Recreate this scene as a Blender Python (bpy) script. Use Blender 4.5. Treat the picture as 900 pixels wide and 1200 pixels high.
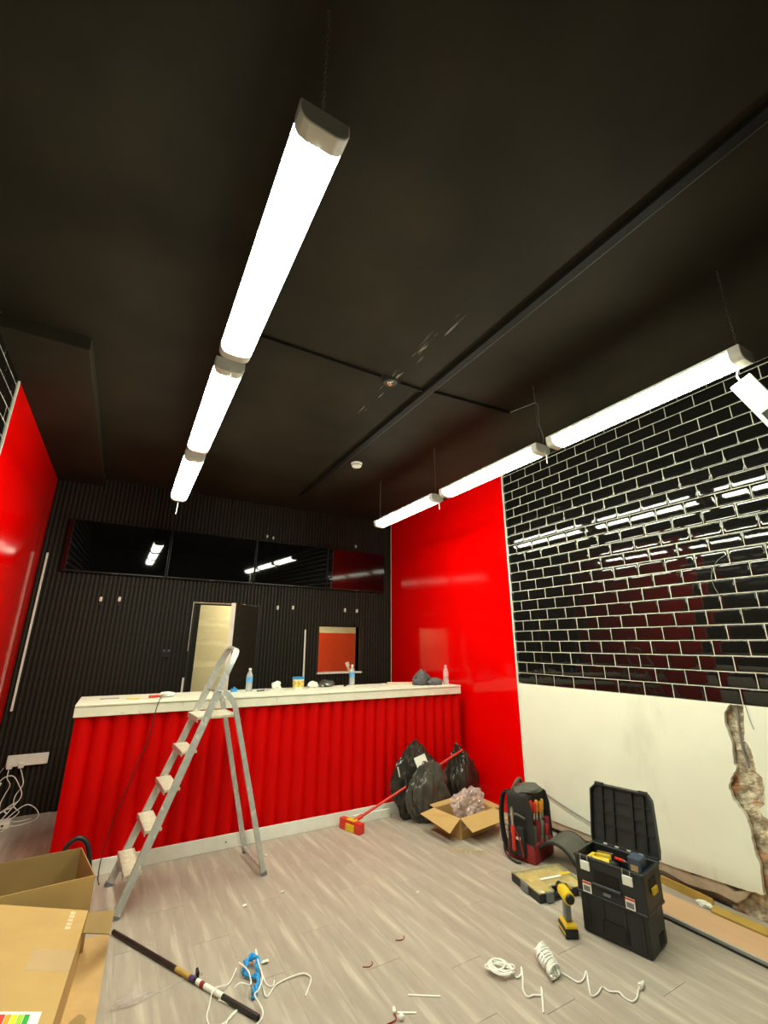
import bpy, bmesh, math, random
from mathutils import Vector, Matrix, noise
random.seed(7)
for o in list(bpy.data.objects): bpy.data.objects.remove(o)
S = bpy.context.scene
COL = S.collection
R = math.radians

# ------------------------------------------------------------------ camera
cam_d = bpy.data.cameras.new('camera'); cam = bpy.data.objects.new('camera', cam_d); COL.objects.link(cam)
YAW, PITCH, ROLL = 0.5199, 0.2948, 0.0035
fw = Vector((math.sin(YAW)*math.cos(PITCH), math.cos(YAW)*math.cos(PITCH), math.sin(PITCH)))
rt = Vector((math.cos(YAW), -math.sin(YAW), 0)); up = rt.cross(fw)
c_, s_ = math.cos(ROLL), math.sin(ROLL)
rr = rt*c_ + up*s_; uu = up*c_ - rt*s_
m = Matrix.Identity(4)
for i in range(3):
    m[i][0] = rr[i]; m[i][1] = uu[i]; m[i][2] = -fw[i]
m[0][3], m[1][3], m[2][3] = 0, 0, 1.6
cam.matrix_world = m
cam_d.sensor_fit = 'VERTICAL'; cam_d.sensor_height = 36; cam_d.sensor_width = 27
cam_d.lens = 513.08/1200*36; cam_d.clip_start = .02
S.camera = cam
# ------------------------------------------------------------------ world and exposure
W = bpy.data.worlds.new('world'); S.world = W; W.use_nodes = True
W.node_tree.nodes['Background'].inputs[0].default_value = (.02, .022, .03, 1)
W.node_tree.nodes['Background'].inputs[1].default_value = .3
S.view_settings.view_transform = 'Standard'; S.view_settings.look = 'None'
S.view_settings.gamma = 1; S.view_settings.use_curve_mapping = False
S.view_settings.exposure = 2.1
LAMP_POWER = 15.0          # emission of the batten diffusers
LAMP_COL = (.95, 1.0, .78, 1)

# ------------------------------------------------------------------ materials
MATS = {}
def mat(name, col, rough=.5, metal=0, var=.12, scale=12, bump=0, bscale=60, spec=.5, trans=0, alpha=1, emit=None,
        rnd=0, stretch=(1, 1, 1), coat=0, ior=1.45):
    if name in MATS: return MATS[name]
    M = bpy.data.materials.new(name); M.use_nodes = True
    nt = M.node_tree; N = nt.nodes; L = nt.links; b = N['Principled BSDF']
    tc = N.new('ShaderNodeTexCoord'); mp = N.new('ShaderNodeMapping'); L.new(tc.outputs['Object'], mp.inputs[0])
    mp.inputs['Scale'].default_value = stretch
    nz = N.new('ShaderNodeTexNoise'); nz.inputs['Scale'].default_value = scale; nz.inputs['Detail'].default_value = 5
    L.new(mp.outputs[0], nz.inputs['Vector'])
    cr = N.new('ShaderNodeValToRGB'); e = cr.color_ramp.elements
    e[0].position = .3; e[1].position = .7
    e[0].color = tuple(max(0, c*(1-var)) for c in col[:3]) + (1,)
    e[1].color = tuple(min(1, c*(1+var)) for c in col[:3]) + (1,)
    L.new(nz.outputs['Fac'], cr.inputs[0])
    out = cr.outputs[0]
    if rnd:
        oi = N.new('ShaderNodeObjectInfo'); hs = N.new('ShaderNodeHueSaturation')
        mr = N.new('ShaderNodeMapRange'); mr.inputs['To Min'].default_value = 1-rnd; mr.inputs['To Max'].default_value = 1+rnd
        L.new(oi.outputs['Random'], mr.inputs[0]); L.new(mr.outputs[0], hs.inputs['Value']); L.new(out, hs.inputs['Color']); out = hs.outputs[0]
    L.new(out, b.inputs['Base Color'])
    b.inputs['Roughness'].default_value = rough; b.inputs['Metallic'].default_value = metal
    b.inputs['Specular IOR Level'].default_value = spec; b.inputs['IOR'].default_value = ior
    b.inputs['Transmission Weight'].default_value = trans; b.inputs['Alpha'].default_value = alpha
    b.inputs['Coat Weight'].default_value = coat; b.inputs['Coat Roughness'].default_value = .05
    if emit:
        b.inputs['Emission Color'].default_value = emit[0]; b.inputs['Emission Strength'].default_value = emit[1]
    if bump:
        n2 = N.new('ShaderNodeTexNoise'); n2.inputs['Scale'].default_value = bscale; n2.inputs['Detail'].default_value = 3
        L.new(mp.outputs[0], n2.inputs['Vector'])
        bp = N.new('ShaderNodeBump'); bp.inputs['Strength'].default_value = bump; bp.inputs['Distance'].default_value = .01
        L.new(n2.outputs['Fac'], bp.inputs['Height']); L.new(bp.outputs[0], b.inputs['Normal'])
    MATS[name] = M
    return M

def overlay(M, col, scale, lo, hi, stretch=(1, 1, 1), amount=1.0, box=None):
    """mix a stain/scrape colour into a material through thresholded noise; box limits it (object space)"""
    nt = M.node_tree; N = nt.nodes; L = nt.links; b = N['Principled BSDF']
    src = b.inputs['Base Color'].links[0].from_socket
    tc = N.new('ShaderNodeTexCoord'); mp = N.new('ShaderNodeMapping'); mp.inputs['Scale'].default_value = stretch
    L.new(tc.outputs['Object'], mp.inputs[0])
    nz = N.new('ShaderNodeTexNoise'); nz.inputs['Scale'].default_value = scale; nz.inputs['Detail'].default_value = 6
    L.new(mp.outputs[0], nz.inputs['Vector'])
    mr = N.new('ShaderNodeMapRange'); mr.inputs[1].default_value = lo; mr.inputs[2].default_value = hi; mr.inputs[4].default_value = amount
    L.new(nz.outputs['Fac'], mr.inputs[0]); fac = mr.outputs[0]
    if box:
        sx = N.new('ShaderNodeSeparateXYZ'); L.new(tc.outputs['Object'], sx.inputs[0])
        for ax, (a0, a1, soft) in box.items():
            for edge, sgn in ((a0, 1), (a1, -1)):
                r = N.new('ShaderNodeMapRange'); r.interpolation_type = 'SMOOTHSTEP'
                r.inputs[1].default_value = edge if sgn > 0 else edge-soft
                r.inputs[2].default_value = edge+soft if sgn > 0 else edge
                r.inputs[3].default_value = 0 if sgn > 0 else 1; r.inputs[4].default_value = 1 if sgn > 0 else 0
                L.new(sx.outputs[ax], r.inputs[0])
                mu = N.new('ShaderNodeMath'); mu.operation = 'MULTIPLY'; L.new(fac, mu.inputs[0]); L.new(r.outputs[0], mu.inputs[1]); fac = mu.outputs[0]
    mx = N.new('ShaderNodeMix'); mx.data_type = 'RGBA'
    L.new(fac, mx.inputs[0]); L.new(src, mx.inputs[6]); mx.inputs[7].default_value = tuple(col[:3])+(1,)
    L.new(mx.outputs[2], b.inputs['Base Color'])

mat('tile', (.006, .0055, .005), .04, spec=.55, bump=.05, bscale=5, var=.2, scale=3)
mat('grout', (.56, .53, .43), .8, scale=40, var=.06)
mat('red_gloss', (.76, .0005, .0003), .10, spec=.40, var=.03, scale=2, bump=.012, bscale=2.5)
mat('red_wave', (.62, .0004, .0004), .5, spec=.12, var=.06, scale=3)
mat('slat_black', (.024, .020, .012), .5, spec=.3, var=.25, scale=30)
mat('back_black', (.004, .004, .003), .7, var=.2)
mat('ceiling_paint', (.0225, .0180, .0115), .65, spec=.10, var=.25, scale=2.2, bump=.04, bscale=30)
overlay(MATS['ceiling_paint'], (.40, .37, .31), 34, .56, .66, (1.2, .12, 1), .8, {0: (1.42, 1.55, .05), 1: (1.5, 3.1, .25)})
mat('trunk_black', (.007, .006, .0045), .6, spec=.15, var=.2)
mat('trunk_lit_edge', (.05, .045, .035), .5, var=.2)  # paler than the trunk: light along its right edge, painted as a strip
mat('black_paint', (.016, .015, .012), .5, var=.2)
mat('white_plaster', (.80, .78, .66), .75, var=.03, scale=3, bump=.06, bscale=18)
overlay(MATS['white_plaster'], (.52, .49, .38), 3.2, .58, .78, (1, 1, .45), .45)
overlay(MATS['white_plaster'], (.45, .42, .34), 14, .70, .76, (1, 1, .06), .35)
mat('brown_plaster', (.50, .38, .28), .9, var=.15, scale=14, bump=.3, bscale=50)
mat('rubble', (.52, .43, .31), .95, var=.5, scale=26, bump=.8, bscale=70)
overlay(MATS['rubble'], (.55, .25, .12), 9, .58, .66, amount=.8)
overlay(MATS['rubble'], (.62, .58, .48), 14, .60, .68, amount=.7)
mat('cream', (.62, .56, .36), .8, var=.05, scale=3)
overlay(MATS['cream'], (.75, .70, .52), 5, .55, .62, (.5, 1, 3), .6)
mat('red_matte', (.70, .06, .012), .6, var=.05)
mat('white_trim', (.80, .79, .70), .5, var=.05)
mat('white_gloss', (.82, .81, .74), .3, var=.04)
mat('plank', (.385, .325, .268), .45, spec=.3, var=.14, scale=3.0, rnd=.05, stretch=(6, .7, 1), bump=.02, bscale=16)
overlay(MATS['plank'], (.56, .50, .42), 5, .52, .68, (4.0, .35, 1), .7)
overlay(MATS['plank'], (.27, .21, .165), 2.6, .50, .70, (2.6, .8, 1), .6)
mat('subfloor', (.12, .10, .08), .9)
mat('worktop', (.80, .77, .63), .42, var=.06, scale=9)
overlay(MATS['worktop'], (.55, .48, .34), 16, .63, .72, amount=.5)
mat('alu', (.50, .50, .48), .40, metal=.35, var=.12, scale=20)
overlay(MATS['alu'], (.78, .76, .68), 30, .60, .66, (1, 1, .5), .7)
mat('tread', (.56, .50, .38), .7, var=.14, scale=40)
mat('rubber', (.02, .02, .02), .7)
mat('lamp_white', (.82, .81, .76), .5, var=.03)
mat('diffuser', (.9, .9, .85), .5, var=.01, emit=(LAMP_COL, LAMP_POWER))
mat('chain', (.35, .34, .32), .4, metal=.8)
mat('tv_screen', (.003, .003, .003), .03, spec=.55, var=.05)
mat('tv_bezel', (.006, .006, .006), .3)
mat('white_plastic', (.78, .77, .70), .4, var=.04)
mat('grey_cable', (.20, .20, .19), .5)
mat('white_cable', (.82, .80, .74), .45, var=.05)
mat('black_cable', (.015, .015, .015), .5)
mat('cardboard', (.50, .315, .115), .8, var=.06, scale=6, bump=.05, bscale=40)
mat('cardboard_shade_stain', (.33, .215, .08), .85, var=.07, scale=7)  # cardboard with shade painted in, for carton insides and a flap; also the stain
mat('cardboard_tan', (.55, .34, .14), .8, var=.12, scale=6)
mat('bag', (.028, .025, .020), .16, spec=.6, var=.3, scale=10, bump=.5, bscale=14, stretch=(1, 1, .5))
mat('bag_grey', (.060, .056, .048), .18, spec=.6, var=.3, scale=10, bump=.5, bscale=14, stretch=(1, 1, .5))
mat('clear_plastic', (.85, .80, .78), .18, var=.08, trans=.75, alpha=.45, ior=1.2)
mat('tape', (.75, .60, .40), .12, var=.1, alpha=.22)
mat('wrap_plastic', (.72, .58, .56), .08, var=.35, scale=14, spec=1.0, trans=.2, alpha=.5, bump=.4, bscale=40)
mat('red_plastic', (.62, .035, .02), .4)
mat('yellow_plastic', (.75, .50, .02), .4)
mat('orange_plastic', (.80, .25, .02), .4)
mat('blue_plastic', (.03, .28, .62), .4)
mat('navy_plastic', (.06, .08, .12), .4)
mat('tool_black', (.016, .018, .020), .42, var=.15, bump=.03, bscale=300)
mat('tool_dark', (.009, .009, .010), .5)
mat('tool_grey', (.16, .17, .18), .45)
mat('steel', (.55, .55, .53), .3, metal=.9)
mat('fabric_black', (.020, .019, .017), .8, bump=.15, bscale=200)
mat('fabric_grey', (.095, .092, .075), .85, bump=.15, bscale=150)
mat('fabric_red', (.26, .02, .02), .8, bump=.15, bscale=150)
mat('cloth', (.10, .10, .105), .95, var=.3, bump=.2, bscale=60)
mat('yellow_clear', (.78, .66, .34), .12, var=.15, scale=10, alpha=.30)
mat('water', (.80, .84, .84), .08, var=.02, trans=.45, ior=1.2, alpha=.75)
mat('blue_label', (.10, .36, .66), .4, var=.3, scale=60)
mat('pink_label', (.75, .38, .40), .4, var=.3, scale=60)
mat('tub_label', (.78, .48, .10), .5, var=.6, scale=45)
mat('blue_rope', (.02, .30, .70), .5, var=.2)
mat('mustard', (.46, .29, .06), .7, var=.12)
mat('salmon_board', (.56, .34, .19), .7, var=.07, scale=6, stretch=(1, .3, 1))
mat('grey_trim', (.42, .38, .35), .45, metal=.2)
mat('purple_print', (.08, .04, .16), .4)
mat('pole_black', (.020, .014, .014), .3, var=.3)
mat('wood_strip', (.66, .52, .33), .7)
mat('dust', (.55, .42, .22), .95, var=.3, scale=40)
mat('label_white', (.85, .84, .78), .5, var=.03)
for n_, c in (('e_green', (.02, .35, .05)), ('e_lime', (.35, .6, .03)), ('e_yellow', (.85, .75, .02)), ('e_orange', (.85, .35, .02)), ('e_red', (.75, .04, .02))):
    mat(n_, c, .5, var=.03)
mat('room_light', (.9, .85, .7), .5, emit=((1, .90, .62, 1), 55))

# ------------------------------------------------------------------ mesh helpers
class MB:
    def __init__(s): s.v = []; s.f = []
    def add(s, vs, fs):
        k = len(s.v); s.v += [tuple(v) for v in vs]; s.f += [tuple(i+k for i in f) for f in fs]; return s
    def box(s, x0, x1, y0, y1, z0, z1, M=None):
        vs = [Vector((x, y, z)) for z in (z0, z1) for y in (y0, y1) for x in (x0, x1)]
        if M: vs = [M @ v for v in vs]
        return s.add(vs, [(0, 2, 3, 1), (4, 5, 7, 6), (0, 1, 5, 4), (2, 6, 7, 3), (0, 4, 6, 2), (1, 3, 7, 5)])
    def beam(s, a, b, w, h, side=(0, 1, 0)):
        """rectangular bar from a to b; w along `side`, h across"""
        a = Vector(a); b = Vector(b); d = (b-a).normalized(); sd = Vector(side); sd = (sd - d*sd.dot(d)).normalized(); n = d.cross(sd)
        vs = [p + sd*(w/2*i) + n*(h/2*j) for p in (a, b) for i, j in ((-1, -1), (1, -1), (1, 1), (-1, 1))]
        return s.add(vs, [(0, 1, 2, 3), (4, 7, 6, 5), (0, 4, 5, 1), (1, 5, 6, 2), (2, 6, 7, 3), (3, 7, 4, 0)])
    def tube(s, pts, r, seg=8, closed=False, cap=True):
        pts = [Vector(p) for p in pts]; n = len(pts); rings = []; prev = None
        rs = r if isinstance(r, (list, tuple)) else [r]*n
        for i, p in enumerate(pts):
            if closed: d = pts[(i+1) % n]-pts[i-1]
            else: d = pts[min(i+1, n-1)]-pts[max(i-1, 0)]
            if d.length < 1e-9: d = Vector((0, 0, 1))
            d.normalize()
            if prev is None:
                a = Vector((0, 0, 1)) if abs(d.z) < .9 else Vector((1, 0, 0)); x = a.cross(d).normalized()
            else: x = (prev - d*prev.dot(d)); x = x.normalized() if x.length > 1e-6 else d.orthogonal().normalized()
            prev = x; y = d.cross(x)
            rings.append([p + (x*math.cos(2*math.pi*k/seg)+y*math.sin(2*math.pi*k/seg))*rs[i] for k in range(seg)])
        vs = [v for q in rings for v in q]; fs = []
        for i in range(n if closed else n-1):
            j = (i+1) % n
            for k in range(seg):
                k2 = (k+1) % seg; fs.append((i*seg+k, i*seg+k2, j*seg+k2, j*seg+k))
        if cap and not closed:
            fs.append(tuple(range(seg-1, -1, -1))); fs.append(tuple((n-1)*seg+k for k in range(seg)))
        return s.add(vs, fs)
    def lathe(s, prof, c=(0, 0, 0), seg=20, M=None):
        vs = []; fs = []; n = len(prof)
        for r, z in prof:
            for k in range(seg):
                a = 2*math.pi*k/seg; v = Vector((r*math.cos(a), r*math.sin(a), z))
                if M: v = M @ v
                vs.append(v+Vector(c))
        for i in range(n-1):
            for k in range(seg):
                k2 = (k+1) % seg; fs.append((i*seg+k, i*seg+k2, (i+1)*seg+k2, (i+1)*seg+k))
        fs.append(tuple(range(seg-1, -1, -1))); fs.append(tuple((n-1)*seg+k for k in range(seg)))
        return s.add(vs, fs)
    def prism(s, poly, f0, f1):
        """poly: 2-D outline; f0/f1 map (a,b)->3-D for the two faces"""
        n = len(poly); vs = [f0(*p) for p in poly]+[f1(*p) for p in poly]
        fs = [tuple(range(n-1, -1, -1)), tuple(range(n, 2*n))]+[(i, (i+1) % n, n+(i+1) % n, n+i) for i in range(n)]
        return s.add(vs, fs)
    def sheet(s, grid, t=.003):
        """grid[i][j] of 3-D points -> thin solid sheet"""
        ni, nj = len(grid), len(grid[0]); P = [[Vector(p) for p in r] for r in grid]; vs = []; bot = []
        for i in range(ni):
            for j in range(nj):
                du = P[min(i+1, ni-1)][j]-P[max(i-1, 0)][j]; dv = P[i][min(j+1, nj-1)]-P[i][max(j-1, 0)]
                n = du.cross(dv); n = n.normalized() if n.length > 1e-9 else Vector((0, 0, 1))
                vs.append(P[i][j]+n*t/2); bot.append(P[i][j]-n*t/2)
        N = ni*nj; ix = lambda i, j: i*nj+j; fs = []
        for i in range(ni-1):
            for j in range(nj-1):
                q = (ix(i, j), ix(i+1, j), ix(i+1, j+1), ix(i, j+1)); fs.append(q); fs.append(tuple(N+k for k in reversed(q)))
        edge = [ix(i, 0) for i in range(ni)]+[ix(ni-1, j) for j in range(1, nj)]+[ix(i, nj-1) for i in range(ni-2, -1, -1)]+[ix(0, j) for j in range(nj-2, 0, -1)]
        for a, b in zip(edge, edge[1:]+edge[:1]): fs.append((b, a, N+a, N+b))
        return s.add(vs+bot, fs)
    def blob(s, c, rad, seed=0, amp=.15, freq=3, sub=4, flat=None, crease=True, tip=0, zs=1.0):
        bm = bmesh.new(); bmesh.ops.create_icosphere(bm, subdivisions=sub, radius=1)
        off = Vector((seed*7.3, seed*3.1, seed*1.7)); vs = []
        for v in bm.verts:
            p0 = v.co.copy(); p = Vector((p0.x, p0.y, p0.z*zs)); d = noise.noise(p*freq*.5+off)*1.0
            if crease:
                d += (abs(noise.noise(p*freq+off))*-1.4+.35)
                d += (abs(noise.noise(p*freq*2.3+off))*-.7+.15)
            else: d += noise.noise(p*freq*2+off)*.5
            q = p0*(1+amp*d)
            if tip and q.z > 0: k = 1-tip*min(1, q.z); q.x *= k; q.y *= k
            w = Vector((q.x*rad[0], q.y*rad[1], q.z*rad[2]))+Vector(c)
            if flat is not None and w.z < flat: w.z = flat
            vs.append(w)
        fs = [tuple(l.vert.index for l in f.loops) for f in bm.faces]; bm.free()
        return s.add(vs, fs)
    def build(s, name, mt, parent=None, bevel=0, seg=2, smooth=False, loc=None, rz=0):
        me = bpy.data.meshes.new(name); me.from_pydata(s.v, [], s.f)
        bm = bmesh.new(); bm.from_mesh(me); bmesh.ops.recalc_face_normals(bm, faces=bm.faces)
        if bevel: bmesh.ops.bevel(bm, geom=list(bm.edges), offset=bevel, segments=seg, affect='EDGES', profile=.6, clamp_overlap=True)
        for f in bm.faces: f.smooth = smooth
        bm.to_mesh(me); bm.free(); me.update()
        if smooth and hasattr(me, 'set_sharp_from_angle'): me.set_sharp_from_angle(angle=R(50))
        me.materials.append(MATS[mt] if isinstance(mt, str) else mt)
        o = bpy.data.objects.new(name, me); COL.objects.link(o)
        if parent: o.parent = parent
        if loc: o.location = loc
        o.rotation_euler[2] = rz
        return o

def tag(o, label=None, cat=None, group=None, kind=None):
    if label: o['label'] = label
    if cat: o['category'] = cat
    if group: o['group'] = group
    if kind: o['kind'] = kind
    return o
def thing(name, label, cat, loc=(0, 0, 0), rz=0, group=None):
    o = bpy.data.objects.new(name, None); COL.objects.link(o); o.location = loc; o.rotation_euler[2] = rz
    o.empty_display_size = .1
    return tag(o, label, cat, group)
def link_copy(src, parent, loc, rot=None, scale=None):
    c = src.copy(); COL.objects.link(c); c.parent = parent; c.location = loc
    if rot: c.rotation_euler = rot
    if scale: c.scale = scale
    return c
def copy_tree(o, parent=None):
    c = o.copy(); COL.objects.link(c); c.parent = parent
    for ch in list(o.children): copy_tree(ch, c)
    return c
def smooth_path(pts, n=6):
    """Catmull-Rom through pts"""
    P = [Vector(p) for p in pts]; P = [P[0]*2-P[1]]+P+[P[-1]*2-P[-2]]; out = []
    for i in range(1, len(P)-2):
        for k in range(n):
            t = k/n; a, b, c, d = P[i-1], P[i], P[i+1], P[i+2]
            out.append(.5*((2*b)+(-a+c)*t+(2*a-5*b+4*c-d)*t*t+(-a+3*b-3*c+d)*t*t*t))
    out.append(P[-2]); return out

# ------------------------------------------------------------------ room dimensions (metres)
XL, XR, YF, YB, H = -.93, 3.589, -1.6, 6.025, 3.52
ZT, TQ, TL = 1.2297, .1025, .2146       # bottom of the tiles, course height, tile pitch
YPR, YPL = 3.487, 3.74                  # where the red panels start

# floor: slab + laminate planks
fl = tag(MB().box(XL-.1, XR+.15, YF-.1, 7.7, -.08, -.012).build('floor', 'subfloor'), kind='structure')
PW, PLN = .19, 1.3
base = MB().box(0, PW-.0003, 0, PLN-.002, -.0115, 0).build('plank', 'plank', fl, bevel=.0005, seg=1)
meshes = {}
def plank(x, y0, y1):
    key = round(y1-y0, 3)
    if key not in meshes:
        o = MB().box(0, PW-.0003, 0, key-.0006, -.0115, 0).build('plank', 'plank', fl, bevel=.0005, seg=1); meshes[key] = o.data
    else:
        o = bpy.data.objects.new('plank', meshes[key]); COL.objects.link(o); o.parent = fl
    o.location = (x, y0, 0)
meshes[round(PLN, 3)] = base.data; bpy.data.objects.remove(base)
col_i = 0; x = XL
while x < XR-.02:
    y = YF - [0, .45, .9, .2, .65, 1.1, .33][col_i % 7]
    while y < 6.01:
        a, b = max(y, YF), min(y+PLN, 6.02)
        if b-a > .06: plank(x, a, b)
        y += PLN
    x += PW; col_i += 1
# the back room floor
MB().box(-.2, 4.1, 6.05, 7.6, -.012, -.001).build('back_floor', 'plank', fl)

# ceiling and soffit
ce = tag(MB().box(XL-.1, XR+.15, YF-.1, 6.15, H, H+.08).build('ceiling', 'ceiling_paint'), kind='structure')
MB().box(XL-.005, -.462, 3.06, 6.03, 3.43, H+.005).build('soffit', 'ceiling_paint', ce, bevel=.004, seg=1)

# front wall behind the camera
tag(MB().box(XL-.1, XR+.15, YF-.1, YF, -.01, H).build('wall_front', 'black_paint'), kind='structure')

# ------------------------------------------------------------------ right wall
wr = tag(MB().box(XR+.09, XR+.15, YF, 6.15, -.01, H).build('wall_right', 'white_plaster'), kind='structure')
MB().box(XR+.003, XR+.09, YF, YPR-.012, ZT-.004, H).build('grout_bed', 'grout', wr)
def tile_mesh(w, h, flip):
    """metro tile, cushioned edges, built in local y (width), z (height); face towards -x (or +x)"""
    prof = [(0, .009), (.0009, .0032), (.0036, .0012), (.010, .0004), (.019, 0)]
    vs = []; fs = []; g = .0013
    for ins, dx in prof:
        for yy, zz in ((g+ins, g+ins), (w-g-ins, g+ins), (w-g-ins, h-g-ins), (g+ins, h-g-ins)):
            vs.append(((-dx if flip else dx), yy, zz))
    for r in range(4):
        for k in range(4):
            k2 = (k+1) % 4; fs.append((r*4+k, r*4+k2, r*4+4+k2, r*4+4+k))
    fs.append((16, 17, 18, 19))
    return vs, fs
def tile_wall(par, X, ya, yb, yjoint, za, zb, flip, individual, name_rest):
    cache = {}; rest = MB(); n_ind = 0
    j = 0
    while za + j*TQ < zb-.01:
        z0 = za+j*TQ; h = min(TQ, zb-z0); off = 0 if j % 2 == 0 else TL/2
        k0 = math.floor((ya-yjoint-off)/TL)-1
        k = k0
        while True:
            y0 = yjoint+off+k*TL; k += 1
            y1 = y0+TL
            if y1 <= ya+.012: continue
            if y0 >= yb-.012: break
            a, b = max(y0, ya), min(y1, yb); w = b-a
            tilt = (random.uniform(-.0045, .0045), random.uniform(-.0050, .0050))
            if individual(a, b, z0) and n_ind < 300:
                key = (round(w, 4), round(h, 4))
                if key not in cache:
                    mb = MB(); mb.add(*tile_mesh(w, h, flip)); o = mb.build('tile', 'tile', par, smooth=True); cache[key] = o.data
                else:
                    o = bpy.data.objects.new('tile', cache[key]); COL.objects.link(o); o.parent = par
                o.location = (X, a, z0); o.rotation_euler = (0, tilt[0], tilt[1]); n_ind += 1
            else:
                vs, fs = tile_mesh(w, h, flip); M = Matrix.Translation((X, a, z0)) @ Matrix.Rotation(tilt[1], 4, 'Z') @ Matrix.Rotation(tilt[0], 4, 'Y')
                rest.add([M @ Vector(v) for v in vs], fs)
        j += 1
    if rest.v: tag(rest.build(name_rest, 'tile', par, smooth=True), kind='stuff')
    return n_ind
n1 = tile_wall(wr, XR, YF, YPR-.012, 3.2451, ZT, H, False, lambda a, b, z: b > .78, 'tile_field')
# lower wall: two plaster boards either side of a ragged cable chase
Lc = [(1.602, 1.229), (1.644, 1.178), (1.656, 1.092), (1.636, .993), (1.651, .869), (1.642, .842), (1.689, .772), (1.711, .708), (1.695, .644), (1.644, .572), (1.631, .502), (1.638, .45), (1.635, .392), (1.622, .334), (1.63, .237), (1.632, .162), (1.72, .150)]
Rc = [(1.526, 1.229), (1.546, 1.108), (1.563, 1.015), (1.537, .97), (1.532, .884), (1.536, .84), (1.506, .813), (1.511, .747), (1.527, .669), (1.56, .633), (1.55, .599), (1.51, .585), (1.40, .56), (1.33, .44), (1.30, .30), (1.22, .16), (1.1, .12)]
def rag(pts, amp):
    out = []
    for a, b in zip(pts, pts[1:]):
        for k in range(4):
            t = k/4; p = (a[0]+(b[0]-a[0])*t, a[1]+(b[1]-a[1])*t)
            out.append((p[0]+(random.uniform(-amp, amp) if k else 0), p[1]+(random.uniform(-amp, amp) if k else 0)))
    out.append(pts[-1]); return out
def yz(x): return lambda a, b: (x, a, b)
polyA = [(YPR-.012, ZT-.004)]+rag(Lc, .004)+[(2.16, .118), (YPR-.012, .09)]
MB().prism(polyA, yz(XR-.001), yz(XR+.030)).build('plaster_board', 'white_plaster', wr)
polyB = rag(Rc, .004)+[(YF, .10), (YF, ZT-.004)]
MB().prism(polyB, yz(XR-.001), yz(XR+.030)).build('plaster_board', 'white_plaster', wr)
# bare plaster strip below the painted board
strip = [(YPR-.012, .125)]+[(2.2-.08*i, .13+.02*math.sin(i*2.1)) for i in range(0, 6)]+[(1.70, .16), (1.74, .10)]+[(1.80+.1*i, .055+.012*math.sin(i*1.7)) for i in range(0, 6)]+[(YPR-.012, .03)]
MB().prism(strip, yz(XR+.006), yz(XR+.036)).build('bare_plaster', 'brown_plaster', wr)
# rubble core visible in the chase
g = []
ny, nz_ = 46, 100
for i in range(ny+1):
    row = []
    for j in range(nz_+1):
        y = 1.0+(1.85-1.0)*i/ny; z = -.005+(1.24)*j/nz_
        p = Vector((3.1, y*9, z*9)); d = abs(noise.noise(p))*.026+noise.noise(p*2.7)*.012+noise.noise(p*6)*.006
        ridge = .012*max(0, 1-abs(y-1.585-.03*math.sin(z*6))/.012)
        row.append((XR+.052-d-ridge, y, z))
    g.append(row)
MB().sheet(g, .004).build('rubble_core', 'rubble', wr)
MB().tube(smooth_path([(XR+.022, 1.575, 1.22), (XR+.018, 1.59, 1.0), (XR+.022, 1.578, .85)]), .007, 8).build('conduit', 'grey_cable', wr)
MB().tube(smooth_path([(XR-.004, 1.515, 1.235), (XR-.012, 1.505, 1.16), (XR-.006, 1.495, 1.09)]), .002, 6).build('wire', 'grey_cable', wr)
# red panel on the right wall
rp = thing('wall_panel', 'glossy red wall panel between the black slats and black tiles, behind the counter end', 'wall panel', (XR-.01, 4.75, 0))
MB().box(0, .095, YPR-4.75, YB-4.75-.002, .004, H-.004).build('panel_sheet', 'red_gloss', rp)
MB().box(-.003, .06, YPR-4.75-.012, YPR-4.75, .004, H-.004).build('edge_trim', 'white_trim', rp)
MB().box(-.004, 0, YB-4.75-.012, YB-4.75-.003, .004, H-.004).build('corner_bead', 'white_trim', rp)
# ------------------------------------------------------------------ left wall
wl = tag(MB().box(XL-.12, XL-.06, YF, 6.15, -.01, H).build('wall_left', 'white_plaster'), kind='structure')
MB().box(XL-.06, XL-.003, YF, YPL-.012, ZT-.004, H).build('grout_bed', 'grout', wl)
MB().box(XL-.06, XL+.001, YF, YPL-.012, 0, ZT-.005).build('plaster_board', 'white_plaster', wl)
tile_wall(wl, XL, YF, YPL-.012, YPL-.1, ZT, H, True, lambda a, b, z: b > 2.1 and z > 1.9, 'tile_field')
lp = thing('wall_panel', 'glossy red wall panel on the left wall, cropped by the picture edge', 'wall panel', (XL, 4.9, 0))
MB().box(-.06, .005, YPL-4.9, YB-4.9-.002, .004, 3.428).build('panel_sheet', 'red_gloss', lp)
MB().box(-.05, .008, YPL-4.9-.012, YPL-4.9, .004, 3.428).build('edge_trim', 'white_trim', lp)

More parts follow.
